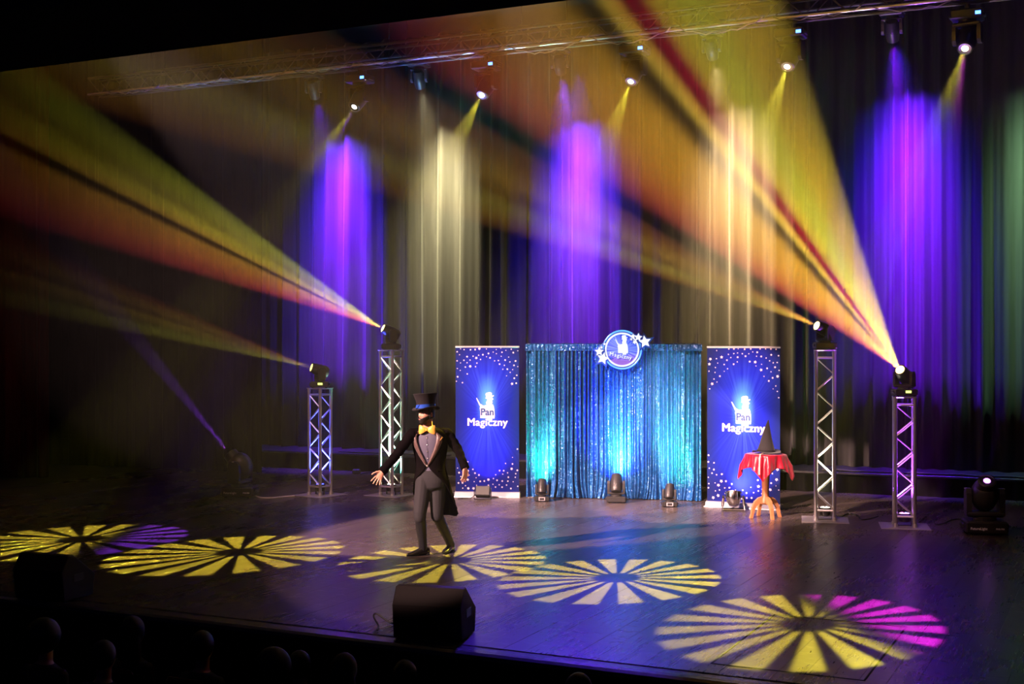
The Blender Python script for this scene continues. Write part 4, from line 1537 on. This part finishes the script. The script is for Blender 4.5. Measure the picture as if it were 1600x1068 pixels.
# dark close gaiters below the knee, shoes
for nm, k_, a_ in (('boot_leg', KNL, ANL), ('boot_leg', KNR, ANR)):
    g_ = MB()
    limb(g_, [k_ + Vector((0, 0, .02)), k_.lerp(a_, .3) + Vector((0, .012, 0)), k_.lerp(a_, .75), a_ + Vector((0, 0, -.02))], [.066, .066, .054, .050], 14)
    g_.build(nm, M['gaiter'], mg, True)
def shoe(ank, heading, lift=0.0, pitch=0.0):
    f = Vector((math.sin(heading), -math.cos(heading), 0))     # heading 0: towards the camera
    s_ = Vector((-f.y, f.x, 0))
    b = MB()
    o = Vector((ank.x, ank.y, 0)) - f * .005
    rings = []
    for t, hw, top, bot in ((-.075, .014, .06, .015), (-.07, .028, .085, .004), (-.04, .036, .10, 0), (.0, .038, .105, 0), (.04, .037, .095, .003), (.09, .043, .072, .006), (.135, .046, .055, .002), (.17, .040, .045, .003), (.20, .026, .036, .008), (.215, .010, .026, .014)):
        row = []
        for j in range(14):
            an = 2 * PI * j / 14
            z = (top + bot) / 2 + (top - bot) / 2 * math.sin(an)
            row.append(o + f * t + s_ * hw * math.cos(an) + Vector((0, 0, z + lift + max(0, -t) * pitch)))
        rings.append(row)
    b.rings(rings)
    sh = b.build('shoe', M['shoe'], mg, True)
    sb = MB()
    rows = []
    for t, hw in ((-.074, .022), (-.04, .040), (.04, .040), (.10, .048), (.16, .044), (.212, .014)):
        rows.append([o + f * t + s_ * x + Vector((0, 0, z + lift + max(0, -t) * pitch)) for x, z in ((-hw, .0), (hw, .0), (hw, .008), (-hw, .008))])
    sb.rings(rows)
    sb.box(tuple(o + Vector((0, 0, .012 + lift)) - f * .045), (.05, .05, .022)) 
    sb.build('sole', M['gaiter'], sh)
shoe(ANL, R(-62), 0.0)
shoe(ANR, R(-22), 0.0)
# tailcoat: an open shell, buttoned once, cut away below into tails
ctk = [(1.485, .092, .080, .60), (1.455, .150, .098, .60), (1.41, .196, .118, .60), (1.34, .208, .134, .56), (1.26, .202, .138, .46), (1.18, .186, .130, .30), (1.10, .172, .122, .12), (1.05, .168, .120, .03), (1.00, .174, .124, .22), (.95, .186, .132, .50), (.90, .198, .140, .80), (.84, .208, .146, 1.05), (.78, .214, .150, 1.22), (.70, .222, .152, 1.38), (.62, .232, .156, 1.55), (.54, .242, .160, 1.85), (.47, .250, .162, 2.15), (.44, .254, .163, 2.3)]
rings = []
for z, a, b_, op in ctk:
    c = tc(z)
    sway = max(0, .95 - z)
    c = c + Vector((.05 * sway, .09 * sway, 0))
    row = []
    n = 44
    for j in range(n + 1):
        t = op + (2 * PI - 2 * op) * j / n
        wv_ = .012 * sway * 2 * math.sin(9 * t + z * 3)
        rr = ell_ring(c, a + wv_, b_ + wv_, YAW, 1, t, t + 1, .92, False)[0]
        zz_ = z
        if z < .8 and t > PI:          # the tail at the picture's right of the body is shorter at its front edge
            pass
        row.append((rr[0] + .10 * max(0, .80 - z) * (1 if t < PI else -.35), rr[1], zz_ + (.0 if t < PI else .45 * max(0, .80 - z))))
    rings.append(row)
cb = MB()
cb.rings(rings, closed=False)
coat = cb.build('tailcoat', M['coat'], mg, 'all')
sd = coat.modifiers.new('thickness', 'SOLIDIFY')
sd.thickness = .009
sd.offset = 1
for S, E, Wr in ((SHL, ELL, WRL), (SHR, ELR, WRR)):
    sv = MB()
    inn = (tc(1.40) - S)
    inn.z = 0
    inn.normalize()
    pts = bezier_pts([S + inn * .07 + Vector((0, 0, .012)), S + Vector((0, 0, -.004)), S.lerp(E, .5), E, E.lerp(Wr, .55), Wr + (Wr - E).normalized() * .015], 5)
    rad = lerp_list([.056, .067, .063, .055, .049, .045], 5)
    rad = [r_ + .0045 * math.sin(i * 1.9) for i, r_ in enumerate(rad)]
    sv.tube(pts, rad, 16)
    sv.ball(pts[0], .061, 16, 10)
    sl_ = sv.build('sleeve', M['coat'], coat, True)
    sv = MB()
    d_ = (Wr - E).normalized()
    sv.tube([Wr - d_ * .05, Wr - d_ * .01, Wr + d_ * .016, Wr + d_ * .018, Wr + d_ * .010], [.0515, .0525, .051, .044, .042], 16)
    sv.build('cuff', M['coat'], sl_, True)
# lapels
for sg_ in (-1, 1):
    pts = []
    rows = []
    for z, inner, w_ in ((1.475, .62, .012), (1.45, .60, .05), (1.40, .58, .30), (1.385, .57, .42), (1.375, .565, .34), (1.33, .54, .33), (1.25, .44, .27), (1.17, .28, .20), (1.10, .13, .11), (1.06, .05, .03)):
        r_ = []
        for f_ in (0, .5, 1):
            an = sg_ * (inner - .04 + (w_ + .04) * f_)
            p_ = front_pt(z, an, .036 + .006 * math.sin(PI * f_) + (.006 if z > 1.3 else 0))
            r_.append(p_)
        rows.append(r_)
    lb = MB()
    lb.rings(rows, closed=False)
    o = lb.build('lapel', M['lapel'], coat, 'all')
    sd = o.modifiers.new('thickness', 'SOLIDIFY')
    sd.thickness = .006
    sd.offset = 0
MB().lathe([(.004, -.004), (.012, -.002), (.012, .003), (.004, .006)], 14, Matrix.Translation(front_pt(1.055, .0, .036)) @ Matrix.Rotation(PI / 2, 4, 'X')).build('coat_button', M['button'], coat, True)
# pocket flap, pocket square
MB().tube([front_pt(1.0, .62 + .1 * t, .040) for t in range(5)], [(.012, .004)] * 5, 8).build('pocket_flap', M['coat'], coat, True)
ps = MB()
p0_, p1_ = front_pt(1.335, .66, .040), front_pt(1.39, .92, .040)
ps.tube([p0_, p0_.lerp(p1_, .3), p0_.lerp(p1_, .7), p1_], [(.006, .006), (.012, .009), (.012, .009), (.007, .006)], 8)
ps.build('pocket_square', M['bow'], coat, True)
# bow tie, large and wing-shaped
nk = Vector((-.030, -.105, 1.478))
X4 = Matrix.Translation(nk) @ Matrix.Rotation(YAW, 4, 'Z')
bw_ = MB()
for sg_ in (-1, 1):
    rows = []
    for x, h_, y in ((.008, .016, .0), (.03, .030, -.010), (.06, .046, -.012), (.085, .052, -.004), (.098, .050, .006)):
        rows.append([(sg_ * x, y + .013 * math.cos(2 * PI * j / 12), -.006 * (x / .1) + (h_ + .004 * math.sin(5 * PI * j / 6) ) * math.sin(2 * PI * j / 12)) for j in range(12)])
    bw_.rings(rows, M4=X4)
tie = bw_.build('bow_tie', M['bow'], mg, True)
MB().box((0, -.008, 0), (.026, .028, .034), X4, ch=.008).build('knot', M['bow'], tie)

# --- the audience in the first rows, seen from behind as dark heads and shoulders, each on a seat
def seated(label, px, py, row_y, hair_kind, hs=1.0, shoulder=1.0, turn=0.0):
    top = aty(px, py, row_y)
    t = thing('person', label, 'person', (top.x, top.y, Z_AUD), turn)
    zt = top.z - Z_AUD
    hz = zt - .125 * hs                      # centre of the head
    b = MB()
    Hm = Matrix.Translation((0, 0, hz)) @ Matrix.Rotation(PI, 4, 'Z')
    head_mesh(b, Hm, hs)
    sz = hz - .235 * hs                      # shoulders
    k_ = shoulder
    seat = .45
    b.rings([ell_ring((0, -.02, z), a * k_, b_, 0) for z, a, b_ in ((seat, .17, .13), (seat + .15, .165, .12), (sz - .12, .19, .12), (sz - .03, .20, .10), (sz + .015, .13, .075), (sz + .06, .06, .06))])
    limb(b, [(0, -.01, sz), (0, 0, hz - .06)], [.062, .056])
    for i in (-1, 1):
        limb(b, [(i * .17 * k_, -.02, sz - .04), (i * .20 * k_, .0, sz - .28), (i * .12, .24, sz - .36)], [.056, .044, .030])
        limb(b, [(i * .09, .0, seat + .04), (i * .11, .33, seat + .04), (i * .11, .33, .09)], [.085, .060, .040])
        limb(b, [(i * .11, .33, .045), (i * .12, .44, .035)], [.042, .032])
        hand(b, (i * .12, .24, sz - .36), (-i * .4, .9, -.25), (0, 0, -1), -i, .9)
    o = b.build('body', M['skin'], t)
    voxel(o, .012, 2)
    g = MB()
    g.rings([ell_ring((0, -.02, z), a * k_, b_, 0) for z, a, b_ in ((seat - .005, .185, .145), (seat + .15, .18, .135), (sz - .12, .205, .135), (sz - .03, .215, .112), (sz + .018, .145, .088), (sz + .05, .072, .07))])
    for i in (-1, 1):
        limb(g, [(i * .17 * k_, -.02, sz - .04), (i * .20 * k_, .0, sz - .28), (i * .13, .20, sz - .35)], [.066, .052, .042])
    o = g.build('jacket', M['jacket'], t)
    voxel(o, .014, 2)
    g = MB()
    for i in (-1, 1):
        limb(g, [(i * .09, -.02, seat + .04), (i * .11, .33, seat + .04), (i * .11, .33, .12)], [.095, .072, .055])
    o = g.build('trousers', M['jacket'], t)
    voxel(o, .014, 2)
    h = MB()
    h.ball((0, -.016, hz + .016), (.092 * hs, .108 * hs, .118 * hs), 24, 16)
    if hair_kind == 'long':
        h.rings([ell_ring((0, -.045, z), a, b_, 0) for z, a, b_ in ((sz - .14, .10, .035), (sz, .125, .05), (hz - .10, .11, .075), (hz, .094, .082))])
    if hair_kind == 'bun':
        h.ball((0, -.06, hz + .135), (.05, .05, .045), 14, 10)
    if hair_kind == 'big':
        h.ball((0, -.03, hz + .01), (.135, .14, .145), 20, 14)
    o = h.build('hair', M['hair'], t)
    voxel(o, .012, 2)
    s = thing('theatre_seat', 'dark theatre seat under the ' + label.split(',')[0].replace('audience member', 'spectator'), 'seat', (top.x, top.y, Z_AUD), turn)
    MB().box((0, .03, .33), (.40, .38, .08), ch=.03).build('seat', M['redleg'], s)
    MB().box((0, -.225, .60), (.40, .07, .50), Matrix.Rotation(0, 4, 'X'), ch=.03).build('backrest', M['redleg'], s)
    for i in (-1, 1):
        MB().box((i * .215, .0, .22), (.03, .36, .44), ch=.012).build('side_panel', M['blk2'], s)

seated('audience member with long hair, dark silhouette below the gobo at far left', 72, 966, 7.6, 'big', 1.1, 1.0)
seated('audience member with shoulder-length hair, second dark silhouette from the left', 208, 962, 8.55, 'long', 1.1)
seated('audience member with short hair, low dark head between two taller silhouettes at left', 163, 1000, 7.6, 'short')
seated('audience member with upright head, third tall dark silhouette from the left', 317, 985, 8.55, 'short', 1.05)
seated('audience member with round hair, left one of two heads close together', 430, 1016, 7.6, 'big', .95)
seated('audience member close behind a neighbour, right one of two heads close together', 469, 1016, 8.55, 'short')
seated('audience member with thin blue light on the hair, below the wedge cable', 539, 1020, 7.6, 'long')
seated('audience member with bowl haircut, dark head below the wedge', 634, 1031, 8.55, 'short')
seated('audience member barely showing below the stage lip, right of the wedge', 905, 1051, 7.6, 'short')

# ------------------------------------------------------------------ haze over the stage, thinner towards the top and the wings
hz0, hz1 = Vector((XL + .2, Y_FRONT + 1.0, -.018)), Vector((XR - .2, Y_BACK - .15, 8.86))
hm = bpy.data.materials.new('stage_haze')
hm.use_nodes = True
k = NT(hm.node_tree)
hm.node_tree.nodes.remove(hm.node_tree.nodes['Principled BSDF'])
geo = k.n('ShaderNodeNewGeometry')
sp = k.n('ShaderNodeSeparateXYZ')
k.put(sp.inputs[0], geo.outputs['Position'])
fx = k.m('MULTIPLY', k.step(sp.outputs[0], -15.8, -10.8, .03, 1.0), k.m('MAXIMUM', k.step(sp.outputs[1], 18.0, 14.5, .48, 1.0), k.step(sp.outputs[2], 4.2, 5.8)))  # density shaped so the tower beams fade leftward and soften near their lenses
fz = k.m('MULTIPLY', k.step(sp.outputs[2], 3.5, 8.5, 1.0, .40), k.step(sp.outputs[1], 21.2, 20.4, 0.0, 1.0))
cloud = k.step(k.noise(geo.outputs['Position'], .9, 3, .6), .25, .75, .55, 1.3)
under = k.m('ADD', 1.0, k.m('MULTIPLY', k.m('MULTIPLY', k.step(sp.outputs[2], 4.6, 5.9), k.step(sp.outputs[1], 15.6, 16.7)), 3.0))     # denser band added so the hanging lamps' beams show longer
dn = k.m('MULTIPLY', k.m('MULTIPLY', k.m('MULTIPLY', fx, under), fz), k.m('MULTIPLY', cloud, HAZE))
vsc = k.n('ShaderNodeVolumeScatter')
k.put(vsc.inputs['Density'], dn)
vsc.inputs['Anisotropy'].default_value = .0
k.nt.links.new(vsc.outputs[0], k.nt.nodes['Material Output'].inputs['Volume'])
hz = MB().box(tuple((hz0 + hz1) / 2), tuple(hz1 - hz0)).build('haze', hm)
tag(hz, 'thin smoke haze hanging over the whole stage', 'haze', kind='stuff')
